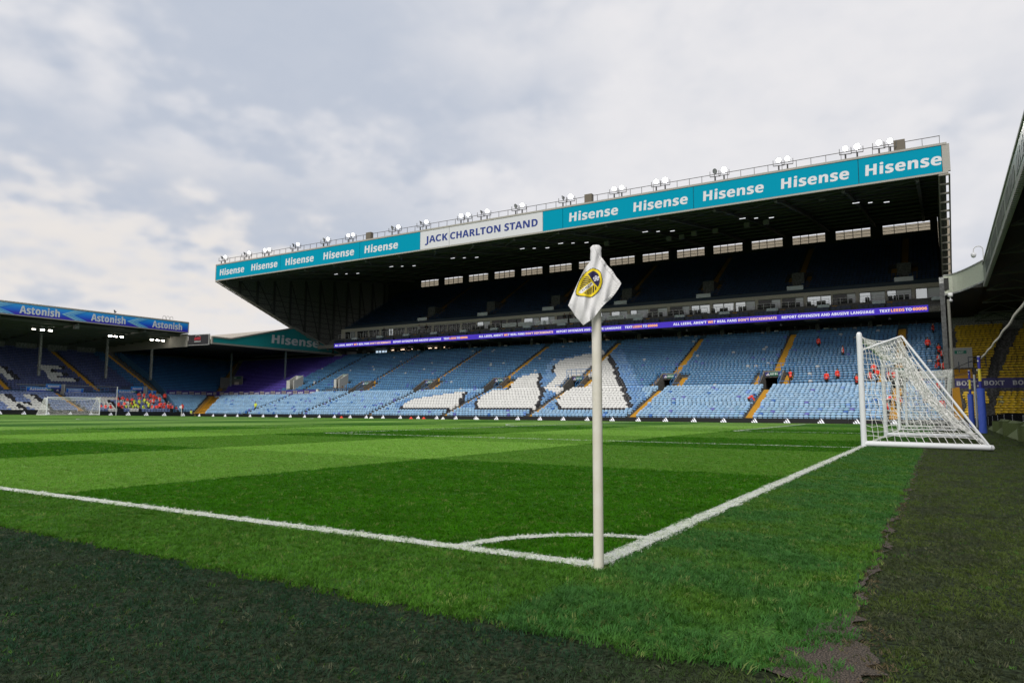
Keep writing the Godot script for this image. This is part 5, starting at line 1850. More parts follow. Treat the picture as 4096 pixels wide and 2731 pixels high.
func goals() -> void:
	portable_goal("white portable goal nearest the camera, net sloping back to a heavy ground frame", 0.0, 1.0, -14.5, -21.9, 0.0, 0.55, 1.0)
	portable_goal("small-looking white goal at the far left of the pitch before black boards", -105.0, -1.0, -46.15, -53.35, level(-50.0), 0.2, -1.0)
	# the match goal with its box net hung from padded poles
	var G := thing("goal", "white match goal behind the portable one, its box net tied to padded poles", "goal", Vector3.ZERO)
	var white := mat(0.76, 0.78, 0.80, 0.35)
	for z in [-30.34, -37.66]:
		var p := st_new()
		bar(p, Vector3(0, 0, z), Vector3(0, 2.56, z), 0.06, 14)
		obj("post", done(p), white, G)
		p = st_new()
		bar(p, Vector3(0.04, 0.03, z), Vector3(2.0, 0.03, z), 0.022, 8)
		obj("ground_bar", done(p), white, G)
	var c := st_new()
	bar(c, Vector3(0, 2.5, -30.34), Vector3(0, 2.5, -37.66), 0.06, 14)
	obj("crossbar", done(c), white, G)
	c = st_new()
	bar(c, Vector3(2.0, 0.03, -30.34), Vector3(2.0, 0.03, -37.66), 0.022, 8)
	obj("ground_bar", done(c), white, G)
	var m := mat(0.86, 0.86, 0.83, 0.8)
	for z in [-30.34, -37.66]:
		var st := st_new()
		net_patch(st, func(u: float, v: float) -> Vector3: return Vector3(0.05 + 1.95 * u + 0.06 * u * sin(v * PI) * -1.0, lerpf(2.5 - 0.08 * sin(u * PI), 0.06, v), z), 16, 20, 0.006, 0.04, 12)
		obj("side_net", done(st), m, G)
	var b := st_new()
	net_patch(b, func(u: float, v: float) -> Vector3: return Vector3(2.0 - 0.12 * sin(v * PI) - 0.1 * sin(u * PI), lerpf(2.5 - 0.12 * sin(u * PI), 0.05, v), lerpf(-30.34, -37.66, u)), 60, 20, 0.006, 0.04, 14)
	obj("back_net", done(b), m, G)
	b = st_new()
	net_patch(b, func(u: float, v: float) -> Vector3: return Vector3(0.03 + 1.97 * v - 0.1 * sin(u * PI) * v, 2.5 - 0.12 * sin(u * PI) * v - 0.06 * sin(v * PI), lerpf(-30.34, -37.66, u)), 60, 16, 0.006, 0.04, 16)
	obj("top_net", done(b), m, G)
	var rp := st_new()
	for e in [[-30.4, -28.5], [-37.6, -39.5]]:
		bar(rp, Vector3(2.0, 2.5, e[0]), Vector3(2.84, 2.82, e[1]), 0.012, 5)
		bar(rp, Vector3(2.0, 2.2, e[0]), Vector3(2.84, 2.30, e[1]), 0.010, 5)
	obj("tie_rope", done(rp), mat(0.02, 0.02, 0.02, 0.8), G)
	for e in [[-28.5, "nearer"], [-39.5, "farther"]]:
		var P := thing("net_pole", "blue and yellow net pole with thick blue padding behind the goal, the %s one" % e[1], "pole", Vector3(2.84, -0.02, e[0]), 0.0, "padded net poles behind the goal")
		var pad := st_new()
		var n := fbm(40, 1.0, 3)
		for i in 18:
			for j in 24:
				var q: Array = []
				for t in [[0, 0], [1, 0], [1, 1], [0, 1]]:
					var u: float = TAU * (i + t[0]) / 18.0
					var y: float = 1.68 * (j + t[1]) / 24.0
					var rr := 0.132 + 0.011 * n.get_noise_3d(cos(u) * 3.0, y * 9.0 + sin(u) * 2.0, sin(u) * 3.0)
					q.append(Vector3(cos(u) * rr, y, -sin(u) * rr))
				pad.set_smooth_group(1)
				quad(pad, q[0], q[1], q[2], q[3])
		bar(pad, Vector3(0, 1.66, 0), Vector3(0, 1.685, 0), 0.13, 18)
		obj("padding", done(pad), mat(0.045, 0.10, 0.50, 0.42), P)
		var navy := mat(0.022, 0.025, 0.26, 0.4)
		for s in [[1.68, 1.95, navy], [1.95, 2.42, mat(0.66, 0.55, 0.04, 0.4)], [2.42, 2.88, navy], [2.88, 2.91, mat(0.6, 0.62, 0.62, 0.4)]]:
			var t := st_new()
			bar(t, Vector3(0, s[0], 0), Vector3(0, s[1], 0), 0.05, 12)
			obj("pole_section", done(t), s[2], P)
		var crest := st_new()
		lathe(crest, [Vector2(0.028, 0), Vector2(0.0, 0.004)], Vector3(-0.028, 2.72, 0.045), 10, Basis(Vector3.RIGHT, PI / 2))
		obj("crest", done(crest), mat(0.75, 0.73, 0.6, 0.5), P)
		var cl := st_new()
		for y in [2.35, 1.75]:
			box(cl, Vector3(-0.1, y, -0.04), Vector3(-0.05, y + 0.05, 0.04))
		obj("clamp", done(cl), mat(0.4, 0.4, 0.38, 0.4, 0.5), P)
	# dark ball-stop net with a knotted top edge
	var N := thing("ball_stop_net", "dark see-through safety net hanging behind the near goal, knotted pale rope on top", "net")
	var sheet_ := st_new()
	var top := func(z: float) -> float: return 2.80 - 0.06 * sin((z + 28.5) * 0.16)
	for i in 60:
		var za := -28.4 + 0.45 * i
		var zb := za + 0.45
		var xa := 2.92 + 0.012 * sin(za * 1.9)
		var xb := 2.92 + 0.012 * sin(zb * 1.9)
		quad(sheet_, Vector3(xa, 0.03, za), Vector3(xb, 0.03, zb), Vector3(xb, top.call(zb), zb), Vector3(xa, top.call(za), za))
	for z in [-22.3, -16.2]:
		for k in 2:
			quad(sheet_, Vector3(2.98 + 0.03 * k, 0.03, z), Vector3(3.05 + 0.03 * k, 0.03, z + 0.3), Vector3(3.05 + 0.03 * k, top.call(z) - 0.02, z + 0.3), Vector3(2.98 + 0.03 * k, top.call(z) - 0.02, z))
	obj("netting", done(sheet_), veil(0.13), N)
	var far_ := st_new()
	quad(far_, Vector3(3.0, 0.03, -38.5), Vector3(2.95, 0.03, -28.6), Vector3(2.95, 2.5, -28.6), Vector3(3.0, 2.55, -38.5))
	obj("netting", done(far_), veil(0.13), N)
	var kn := st_new()
	for i in 190:
		var z := -28.4 + 0.13 * i
		var a := Vector3(2.92 + 0.012 * sin(z * 1.9), top.call(z), z)
		var b2 := Vector3(2.92 + 0.012 * sin((z + 0.13) * 1.9), top.call(z + 0.13), z + 0.13)
		bar(kn, a, b2, 0.010, 5, -1, false)
		var side := Vector3(0.0, 0.028, 0.012 if i % 2 else -0.012)
		bar(kn, a - side, a + side, 0.012, 5)
		bar(kn, a - Vector3(0.02, 0.03, 0), a + Vector3(0.02, -0.01, 0.05), 0.007, 4, -1, false)
	obj("top_rope", done(kn), mat(0.42, 0.41, 0.36, 0.8), N)
	var sp := st_new()
	bar(sp, Vector3(3.02, 0, -38.6), Vector3(3.02, 2.62, -38.6), 0.05, 10)
	obj("post", done(sp), mat(0.42, 0.44, 0.44, 0.4, 0.3), N)

func small_things() -> void:
	# training markers before the long stand
	for c in [[-66.3, -64.1, 0, "left"], [-54.1, -63.7, 0, "middle"], [-52.6, -64.3, 0, "right"], [-60.6, -63.6, 1, "first"], [-60.1, -63.2, 1, "second"], [-48.9, -63.3, 1, "third"], [-44.6, -64.2, 1, "fourth"]]:
		var st := st_new()
		lathe(st, [Vector2(0.26, 0.0), Vector2(0.25, 0.02), Vector2(0.17, 0.10), Vector2(0.10, 0.20), Vector2(0.05, 0.25), Vector2(0.0, 0.255)], Vector3.ZERO, 12)
		var o := obj("training_cone", done(st), mat(0.75, 0.05, 0.03) if c[2] == 0 else mat(0.75, 0.75, 0.75), null, Transform3D(Basis(), Vector3(c[0], level(c[1]) + 0.0, c[1])))
		tag(o, ("red training cone on the grass before the boards, the %s of three" if c[2] == 0 else "white training cone on the grass before the boards, %s from the left of four") % c[3], "cone", "training cones on the far side")
	# ball lying on the far side
	var bl := st_new()
	lathe(bl, [Vector2(0, -0.12), Vector2(0.06, -0.104), Vector2(0.104, -0.06), Vector2(0.12, 0), Vector2(0.104, 0.06), Vector2(0.06, 0.104), Vector2(0, 0.12)], Vector3.ZERO, 12)
	tag(obj("football", done(bl), mat(0.78, 0.78, 0.78), null, Transform3D(Basis(), Vector3(-104.2, level(-49.5) + 0.12, -48.9))), "white football on the ground inside the far left goal", "ball")
	# tall frame for the net at the far end
	var f := thing("tall_net_pole", "tall thin grey net pole with a top rail right of the far goal", "pole", Vector3(-107.5, level(-57.2), -57.2))
	var p := st_new()
	bar(p, Vector3.ZERO, Vector3(0, 4.45, 0), 0.075, 8)
	obj("pole", done(p), mat(0.45, 0.47, 0.46, 0.4), f)
	p = st_new()
	bar(p, Vector3(0, 4.4, 0), Vector3(0, 4.38, 14), 0.02, 5)
	obj("rail", done(p), mat(0.25, 0.27, 0.27, 0.4), f)
	# far corner flag
	var cf := thing("corner_flag", "small white corner flag on a white post at the far corner", "corner flag", Vector3(-105, level(-66.5), -66.5))
	p = st_new()
	bar(p, Vector3.ZERO, Vector3(0, 1.75, 0), 0.045, 8)
	obj("post", done(p), mat(0.74, 0.74, 0.70), cf)
	p = st_new()
	slab(p, PackedVector2Array([Vector2(0, 0), Vector2(0.08, -0.35), Vector2(-0.1, -0.5), Vector2(-0.38, -0.22)]), 0.02, Transform3D(Basis(UP, 0.9), Vector3(0, 1.75, 0.06)))
	obj("flag", done(p), mat(0.78, 0.78, 0.78), cf)
	# crowd barriers and a small orange platform beneath the exit box
	var pl := obj("platform", box_mesh(Vector3(-91.6, 3.3, -85.9), Vector3(-85.6, 3.55, -84.2)), mat(0.45, 0.16, 0.03, 0.7))
	tag(pl, "low orange platform behind blue barriers where four people sit", "platform")
	for k in 4:
		var st := st_new()
		for q in [[0, 0.1, 0, 1.1], [1.55, 0.1, 1.55, 1.1], [0, 1.1, 1.55, 1.1], [0, 0.62, 1.55, 0.62], [0, 0.2, 1.55, 0.2], [0.5, 0.2, 0.5, 1.1], [1.05, 0.2, 1.05, 1.1]]:
			bar(st, Vector3(q[0], q[1], 0), Vector3(q[2], q[3], 0), 0.035, 6)
		var o := obj("crowd_barrier", done(st), mat(0.10, 0.26, 0.46, 0.4), null, Transform3D(Basis(), Vector3(-91.9 + 1.62 * k, 3.2, -84.0)))
		tag(o, "blue tubular crowd barrier before the orange platform, %s from the left" % ["first", "second", "third", "fourth"][k], "barrier", "crowd barriers before the orange platform")

# ---------------------------------------------------------------- people
var bodies := {}
func pose_bones(pose: String) -> Array:
	# a, b, radius a, radius b, region (0 legs, 1 coat, 2 skin, 3 sleeves, 4 shoes); facing +Z
	var L := []
	if pose == "stand" or pose == "clasp" or pose == "turn":
		for s in [-1, 1]:
			L.append([Vector3(0.09 * s, 0.90, 0), Vector3(0.10 * s, 0.50, 0.01), 0.095, 0.066, 0])
			L.append([Vector3(0.10 * s, 0.50, 0.01), Vector3(0.11 * s, 0.10, -0.02), 0.064, 0.045, 0])
			L.append([Vector3(0.11 * s, 0.05, -0.04), Vector3(0.12 * s, 0.045, 0.13), 0.05, 0.042, 4])
			if pose == "stand":
				L.append([Vector3(0.20 * s, 1.42, 0), Vector3(0.26 * s, 1.14, -0.03), 0.062, 0.05, 3])
				L.append([Vector3(0.26 * s, 1.14, -0.03), Vector3(0.26 * s, 0.90, 0.05), 0.05, 0.038, 3])
				L.append([Vector3(0.26 * s, 0.88, 0.06), Vector3(0.255 * s, 0.78, 0.08), 0.04, 0.028, 2])
			else:
				L.append([Vector3(0.20 * s, 1.42, 0), Vector3(0.27 * s, 1.16, 0.03), 0.062, 0.052, 3])
				L.append([Vector3(0.27 * s, 1.16, 0.03), Vector3(0.10 * s, 1.05, 0.20), 0.05, 0.04, 3])
				L.append([Vector3(0.09 * s, 1.05, 0.21), Vector3(0.01 * s, 1.04, 0.23), 0.04, 0.03, 2])
		L.append([Vector3(0, 0.93, 0), Vector3(0, 1.20, 0.01), 0.155, 0.160, 1])
		L.append([Vector3(-0.10, 1.36, 0), Vector3(0.10, 1.36, 0), 0.125, 0.125, 1])
		L.append([Vector3(0, 1.46, 0), Vector3(0, 1.56, 0.01), 0.06, 0.055, 2])
		L.append([Vector3(0, 1.63, 0.015), Vector3(0, 1.69, 0.01), 0.088, 0.096, 2])
		L.append([Vector3(0, 1.63, 0.10), Vector3(0, 1.66, 0.11), 0.02, 0.018, 2])
	elif pose == "bend":
		for s in [-1, 1]:
			L.append([Vector3(0.09 * s, 0.88, -0.06), Vector3(0.10 * s, 0.50, 0.02), 0.098, 0.066, 0])
			L.append([Vector3(0.10 * s, 0.50, 0.02), Vector3(0.11 * s, 0.10, -0.04), 0.064, 0.045, 0])
			L.append([Vector3(0.11 * s, 0.05, -0.05), Vector3(0.12 * s, 0.045, 0.12), 0.05, 0.042, 4])
			L.append([Vector3(0.19 * s, 1.16, 0.36), Vector3(0.22 * s, 0.92, 0.46), 0.06, 0.05, 3])
			L.append([Vector3(0.22 * s, 0.92, 0.46), Vector3(0.14 * s, 0.70, 0.56), 0.05, 0.038, 3])
			L.append([Vector3(0.14 * s, 0.69, 0.56), Vector3(0.13 * s, 0.60, 0.60), 0.038, 0.028, 2])
		L.append([Vector3(0, 0.94, -0.03), Vector3(0, 1.08, 0.16), 0.15, 0.15, 1])
		L.append([Vector3(-0.09, 1.17, 0.30), Vector3(0.09, 1.17, 0.30), 0.125, 0.125, 1])
		L.append([Vector3(0, 1.22, 0.40), Vector3(0, 1.25, 0.48), 0.058, 0.055, 2])
		L.append([Vector3(0, 1.26, 0.54), Vector3(0, 1.29, 0.58), 0.09, 0.094, 2])
	else:
		for s in [-1, 1]:
			L.append([Vector3(0.10 * s, 0.50, 0.02), Vector3(0.13 * s, 0.52, 0.42), 0.10, 0.07, 0])
			L.append([Vector3(0.13 * s, 0.52, 0.42), Vector3(0.13 * s, 0.10, 0.38), 0.064, 0.045, 0])
			L.append([Vector3(0.13 * s, 0.05, 0.36), Vector3(0.13 * s, 0.045, 0.52), 0.05, 0.042, 4])
			L.append([Vector3(0.20 * s, 1.00, -0.02), Vector3(0.26 * s, 0.74, 0.06), 0.062, 0.05, 3])
			L.append([Vector3(0.26 * s, 0.74, 0.06), Vector3(0.12 * s, 0.64, 0.26), 0.05, 0.04, 3])
			L.append([Vector3(0.12 * s, 0.64, 0.27), Vector3(0.06 * s, 0.63, 0.32), 0.038, 0.03, 2])
		L.append([Vector3(0, 0.55, 0.0), Vector3(0, 0.80, -0.02), 0.155, 0.16, 1])
		L.append([Vector3(-0.10, 0.95, -0.02), Vector3(0.10, 0.95, -0.02), 0.125, 0.125, 1])
		L.append([Vector3(0, 1.04, 0.0), Vector3(0, 1.13, 0.01), 0.06, 0.055, 2])
		L.append([Vector3(0, 1.21, 0.02), Vector3(0, 1.27, 0.015), 0.088, 0.096, 2])
		L.append([Vector3(0, 1.21, 0.11), Vector3(0, 1.24, 0.12), 0.02, 0.018, 2])
	return L

func body_of(pose: String) -> Dictionary:
	if bodies.has(pose):
		return bodies[pose]
	var bones := pose_bones(pose)
	var cell := 0.032
	var lo := Vector3(-0.42, -0.06, -0.32)
	var n := Vector3i(27, 59, 32)
	var d := PackedFloat32Array()
	d.resize(n.x * n.y * n.z)
	d.fill(1.0)
	for b in bones:
		var a: Vector3 = b[0]
		var e: Vector3 = b[1]
		var m: float = maxf(b[2], b[3]) + 0.11
		var p0 := Vector3i(((a.min(e) - Vector3.ONE * m) - lo) / cell).clamp(Vector3i.ZERO, n - Vector3i.ONE)
		var p1 := Vector3i(((a.max(e) + Vector3.ONE * m) - lo) / cell).clamp(Vector3i.ZERO, n - Vector3i.ONE)
		var ae := e - a
		var l2 := ae.length_squared()
		for k in range(p0.z, p1.z + 1):
			for j in range(p0.y, p1.y + 1):
				for i in range(p0.x, p1.x + 1):
					var p := lo + Vector3(i, j, k) * cell
					var t := clampf((p - a).dot(ae) / l2, 0.0, 1.0)
					var v := (p - a - ae * t).length() - lerpf(b[2], b[3], t)
					var id := i + n.x * (j + n.y * k)
					var o := d[id]
					var h := maxf(0.045 - absf(o - v), 0.0) / 0.045
					d[id] = minf(o, v) - h * h * 0.045 * 0.25
	var V := PackedVector3Array()
	var R := PackedInt32Array()
	var at := {}
	for k in n.z - 1:
		for j in n.y - 1:
			for i in n.x - 1:
				var base := i + n.x * (j + n.y * k)
				var neg := 0
				var sum := Vector3.ZERO
				var cnt := 0
				var vals := []
				for c in 8:
					var v := d[base + (c & 1) + n.x * (((c >> 1) & 1) + n.y * ((c >> 2) & 1))]
					vals.append(v)
					if v < 0.0:
						neg += 1
				if neg == 0 or neg == 8:
					continue
				for c in 8:
					for bit in [1, 2, 4]:
						if c & bit:
							continue
						var va: float = vals[c]
						var vb: float = vals[c | bit]
						if (va < 0.0) != (vb < 0.0):
							var t := va / (va - vb)
							var pa := Vector3(c & 1, (c >> 1) & 1, (c >> 2) & 1)
							var pb := Vector3((c | bit) & 1, ((c | bit) >> 1) & 1, ((c | bit) >> 2) & 1)
							sum += pa.lerp(pb, t)
							cnt += 1
				var p := lo + (Vector3(i, j, k) + sum / cnt) * cell
				at[base] = V.size()
				V.append(p)
				var best := 9.0
				var reg := 0
				for b in bones:
					var ae: Vector3 = b[1] - b[0]
					var t := clampf((p - b[0]).dot(ae) / ae.length_squared(), 0.0, 1.0)
					var q: float = (p - b[0] - ae * t).length() - lerpf(b[2], b[3], t)
					if q < best:
						best = q
						reg = b[4]
				R.append(reg)
	var I := PackedInt32Array()
	var str := [1, n.x, n.x * n.y]
	for base in at:
		for ax in 3:
			var u: int = str[(ax + 1) % 3]
			var w: int = str[(ax + 2) % 3]
			if not (at.has(base - u) and at.has(base - w) and at.has(base - u - w)):
				continue
			var s0 := d[base] < 0.0
			var s1: bool = d[base + str[ax]] < 0.0
			if s0 == s1:
				continue
			var q := [at[base - u - w], at[base - w], at[base], at[base - u]]
			if s0:
				q.reverse()
			I.append_array([q[0], q[1], q[2], q[0], q[2], q[3]])
	bodies[pose] = {"V": V, "R": R, "I": I}
	return bodies[pose]

var person_meshes := {}
func person_mesh(pose: String, cols: Array) -> ArrayMesh:
	var key := pose + str(cols)
	if person_meshes.has(key):
		return person_meshes[key]
	var b := body_of(pose)
	var st := SurfaceTool.new()
	st.begin(Mesh.PRIMITIVE_TRIANGLES)
	st.set_smooth_group(0)
	var V: PackedVector3Array = b.V
	var R: PackedInt32Array = b.R
	for i in V.size():
		var c: Color = cols[R[i]]
		# reflective band round the coat
		if R[i] == 1 and (absf(V[i].y - (1.10 if pose != "sit" else 0.74)) < 0.03):
			c = c.lerp(Color(0.6, 0.6, 0.6), 0.6)
		st.set_color(c)
		st.add_vertex(V[i])
	for i in b.I:
		st.add_index(i)
	st.generate_normals()
	person_meshes[key] = st.commit()
	return person_meshes[key]

func person(pose: String, at: Vector3, turn: float, kind: String, label: String, group := "", dark_hair := true) -> Node3D:
	var black := Color(0.012, 0.012, 0.015)
	var skin := Color(0.42, 0.24, 0.17)
	var coat := Color(0.92, 0.055, 0.035)
	var sleeve := coat
	var legs := black
	match kind:
		"vest":
			sleeve = Color(0.55, 0.55, 0.57)
		"vest_dark":
			sleeve = Color(0.02, 0.02, 0.03)
		"yellow":
			coat = Color(0.62, 0.72, 0.05)
			sleeve = Color(0.03, 0.03, 0.04)
		"yellow_coat":
			coat = Color(0.62, 0.72, 0.05)
			sleeve = coat
		"dark":
			coat = Color(0.015, 0.016, 0.022)
			sleeve = coat
		"pale":
			coat = Color(0.5, 0.5, 0.5)
			sleeve = coat
	var P := thing("person", label, "person", at, turn, group)
	obj("body", person_mesh(pose, [legs, coat, skin, sleeve, black]), tinted(0.7), P)
	var hy := 1.685
	var hz := 0.0
	if pose == "sit":
		hy = 1.265
		hz = 0.005
	elif pose == "bend":
		hy = 1.30
		hz = 0.575
	var h := st_new()
	lathe(h, [Vector2(0.106, -0.03), Vector2(0.112, 0.02), Vector2(0.095, 0.075), Vector2(0.055, 0.11), Vector2(0.0, 0.122)], Vector3(0, hy, hz), 10)
	lathe(h, [Vector2(0.06, -0.09), Vector2(0.10, -0.02)], Vector3(0, hy - 0.01, hz - 0.022), 10)
	obj("hair", done(h), mat(0.012, 0.011, 0.012) if dark_hair else mat(0.35, 0.33, 0.3), P)
	return P

func floor_at(d: float) -> float:
	if d < 10.5:
		return 0.03 + 0.24 * floor(clampf(d, 0, 10.07) / 0.72)
	return 3.30 + 0.326 * floor((d - 10.5) / 0.72)

func people() -> void:
	var E := [[-12.0, -96.8, "stand", 2.6, "coat", "person in orange coat standing alone high among the blue seats right of the yellow stairs"], [-8.7, -92.9, "stand", 1.4, "vest", "person in orange vest and pale sleeves standing side-on in the upper blue seats"], [-9.7, -85.1, "stand", 2.9, "coat", "person in orange coat with back turned, left one of a pair above the walkway"],
		[-8.6, -85.7, "stand", 0.8, "coat", "person in orange coat, right one of a pair above the walkway"], [-6.4, -83.3, "clasp", 0.5, "vest_dark", "person in black with orange vest standing just left of the near goal post"], [-16.8, -77.4, "bend", 1.6, "coat", "person in orange coat bending over light blue seats beside the yellow stairs"],
		[-13.72, -85.5, "stand", 2.9, "vest_dark", "person in orange vest standing on yellow stairs right of the exit sign"], [0.5, -94.2, "stand", 0.3, "coat", "person in orange coat standing alone above the goal net near the end column"], [1.1, -99.4, "clasp", 1.2, "vest_dark", "person in orange vest at the very top row beside the end column"],
		[1.6, -92.0, "clasp", 0.2, "vest_dark", "person in orange vest and black sleeves, top of the queue by the end column"], [1.88, -90.9, "stand", 1.9, "vest", "person in orange vest, second of the queue by the end column"], [1.5, -89.4, "clasp", -1.2, "vest", "person in orange vest with pale sleeves, third of the queue by the end column"],
		[1.7, -87.9, "bend", -1.0, "coat", "person in orange stooping, fourth of the queue by the end column"], [2.0, -87.2, "stand", 0.4, "vest", "person in orange vest, lowest of the queue by the end column"], [-0.2, -83.4, "stand", 0.9, "coat", "person in orange coat seen through the box net, upper one"], [0.2, -76.5, "bend", 0.6, "coat", "person in orange bending, seen through the sloping goal net"],
		[1.6, -74.3, "stand", 0.1, "coat", "person in orange coat by the front row, seen through the goal net"], [1.4, -80.2, "stand", 2.7, "vest", "person in orange vest beyond the match goal, near its far net corner"], [-4.9, -87.1, "clasp", 0.1, "coat", "person in orange coat standing above two others left of the exit"], [-2.3, -76.6, "bend", 1.2, "coat", "person in orange coat on yellow stairs, behind the third goal post"],
		[-5.2, -85.3, "stand", 0.6, "vest", "person in orange vest with pale sleeves on the walkway, left of a pair"], [-4.5, -86.1, "clasp", -0.4, "coat", "person in orange coat on the walkway, right of a pair"], [-3.4, -85.2, "clasp", 0.7, "vest", "person in orange vest before the exit sign seen through the goal net"], [-2.8, -85.2, "stand", -0.5, "vest_dark", "person in orange vest and dark sleeves in the exit mouth"],
		[-3.0, -74.2, "stand", 1.9, "coat", "person in orange coat at the foot of the yellow stairs behind the second goal post"], [-3.05, -76.6, "bend", 2.4, "vest_dark", "person in orange vest climbing the yellow stairs behind the second goal post"], [-96.6, -74.4, "clasp", 0.2, "yellow_coat", "person in yellow-green vest standing alone behind the boards at the corner rows"]]
	for e in E:
		person(e[2], Vector3(e[0], floor_at(EAST_Z - e[1]), e[1]), e[3], e[4], e[5])
	for k in 4:
		person("sit", Vector3(-89.6 + 1.02 * k, 3.52, -85.2), [0.3, -0.4, 0.1, -0.2][k], "dark", "person in dark clothes seated on the orange platform, %s from the left" % ["first", "second", "third", "fourth"][k], "people seated on the platform")
	var B := [[-91.2, "dark", "dark-clothed person in the open doorway of a box, leftmost in the boxes"], [-82.4, "pale", "person in grey standing in a box with glazing open, left of another"], [-80.6, "dark", "dark-clothed person standing in an open box, right of a grey one"], [-51.4, "dark", "dark-clothed person on the glass-fronted balcony left of the flag, left of two"], [-50.4, "dark", "dark-clothed person on the glass-fronted balcony left of the flag, right of two"]]
	for b in B:
		person("clasp", Vector3(b[0], 15.06, -99.7), 0.6, b[1], b[2])
	# the crowd of stewards behind the far corner
	var N := [-118.1, -67.1, -116.3, -66.2, -116.9, -67.2, -116.9, -68.4, -115.9, -68.4, -116.4, -69.3, -116.2, -69.7, -116.8, -71.0, -114.8, -66.1, -115.6, -67.2, -114.6, -67.2, -114.6, -65.2, -114.1, -65.7, -113.6, -66.0, -113.4, -66.3, -113.6, -67.0, -114.2, -68.5, -112.9, -68.7,
		-113.4, -68.3, -113.4, -69.7, -113.2, -70.2, -112.9, -64.1, -112.9, -63.2, -112.9, -62.8, -112.2, -63.2, -111.7, -62.4, -111.9, -62.0, -111.7, -61.3]
	var N2 := [-112.9, -61.7, -111.7, -60.6, -111.7, -60.0, -111.7, -58.8, -111.5, -63.2, -111.5, -64.1, -111.7, -65.0, -111.5, -65.6, -111.7, -66.5, -111.5, -66.9, -111.5, -67.6, -111.2, -68.2, -111.5, -68.8, -111.2, -69.8, -111.5, -69.4, -115.3, -63.5, -115.7, -62.9, -115.0, -64.2, -115.7, -62.0, -111.7, -58.0, -111.9, -57.4]
	var all := N + N2
	var list := []
	for i in range(0, all.size(), 2):
		var d: float = NORTH_X - all[i]
		list.append([int(floor(d / 0.72)), -all[i + 1], all[i], all[i + 1]])
	list.sort_custom(func(a, b): return a[0] < b[0] or (a[0] == b[0] and a[1] < b[1]))
	var ordn := ["first", "second", "third", "fourth", "fifth", "sixth", "seventh", "eighth", "ninth", "tenth", "eleventh", "twelfth", "thirteenth", "fourteenth", "fifteenth", "sixteenth", "seventeenth", "eighteenth", "nineteenth", "twentieth"]
	var row := -1
	var rank := 0
	var rown := -1
	for i in list.size():
		var l: Array = list[i]
		if l[0] != row:
			row = l[0]
			rank = 0
			rown += 1
		else:
			rank += 1
		var q := rng.randf()
		var yellow_side: bool = l[1] < 66.5 and l[1] > 60.9 and l[0] < 6
		var kind: String = "coat"
		if yellow_side:
			kind = "yellow" if q < 0.5 else ("yellow_coat" if q < 0.8 else "vest")
		elif q > 0.75:
			kind = "vest"
		if l[1] < 58.2:
			kind = "vest"
		var pose: String = "sit" if rng.randf() < 0.62 else ("clasp" if rng.randf() < 0.5 else "stand")
		var hue: String = {"coat": "orange-coated", "vest": "orange-vested", "yellow": "yellow-vested", "yellow_coat": "yellow-coated"}[kind]
		person(pose, Vector3(l[2] - (0.35 if pose == "sit" else 0.2), floor_at(l[0] * 0.72 + 0.01), l[3]), PI / 2 + rng.randf_range(-0.7, 0.7), kind,
			"%s steward %s behind the far corner, %s from the left in %s crowded row" % [hue, "seated" if pose == "sit" else "standing", ordn[rank], ordn[rown]], "crowd of stewards behind the far corner", rng.randf() < 0.8)
	person("stand", Vector3(-110.9, 0.03, -70.5), 1.5, "coat", "person in orange coat standing right behind the far corner flag")
	person("sit", Vector3(-107.6, level(-69) - 0.2, -70.0), 1.3, "yellow", "person in yellow vest crouching before the board near the far corner flag")

# ---------------------------------------------------------------- the corner flag
const PLANE_X := Vector3(0.8525, 0, -0.5227)
const PLANE_OUT := Vector3(0.5227, 0, 0.8525)
func cloth(a: float, y: float) -> Vector3:
	var t := clampf((1.68 - y) / 0.44, 0.0, 1.0)
	var fold := 0.011 * sin(a * 62.0 + y * 9.0) * (0.35 + t) + 0.006 * sin(a * 118.0 - y * 30.0 + 1.0) + 0.007 * sin(y * 26.0 + a * 20.0) * t
	return PLANE_X * a + UP * y + PLANE_OUT * (0.052 + fold + 0.02 * t)

func edge(l: Array, t: float) -> Vector2:
	# a point along a polyline
	var n := l.size() / 2
	var k := clampf(t, 0.0, 1.0) * (n - 1)
	var i := mini(int(k), n - 2)
	var f := k - i
	var get := func(j: int) -> Vector2:
		j = clampi(j, 0, n - 1)
		return Vector2(l[2 * j], l[2 * j + 1])
	var p0: Vector2 = get.call(i - 1)
	var p1: Vector2 = get.call(i)
	var p2: Vector2 = get.call(i + 1)
	var p3: Vector2 = get.call(i + 2)
	return p1.cubic_interpolate(p2, p0, p3, f)

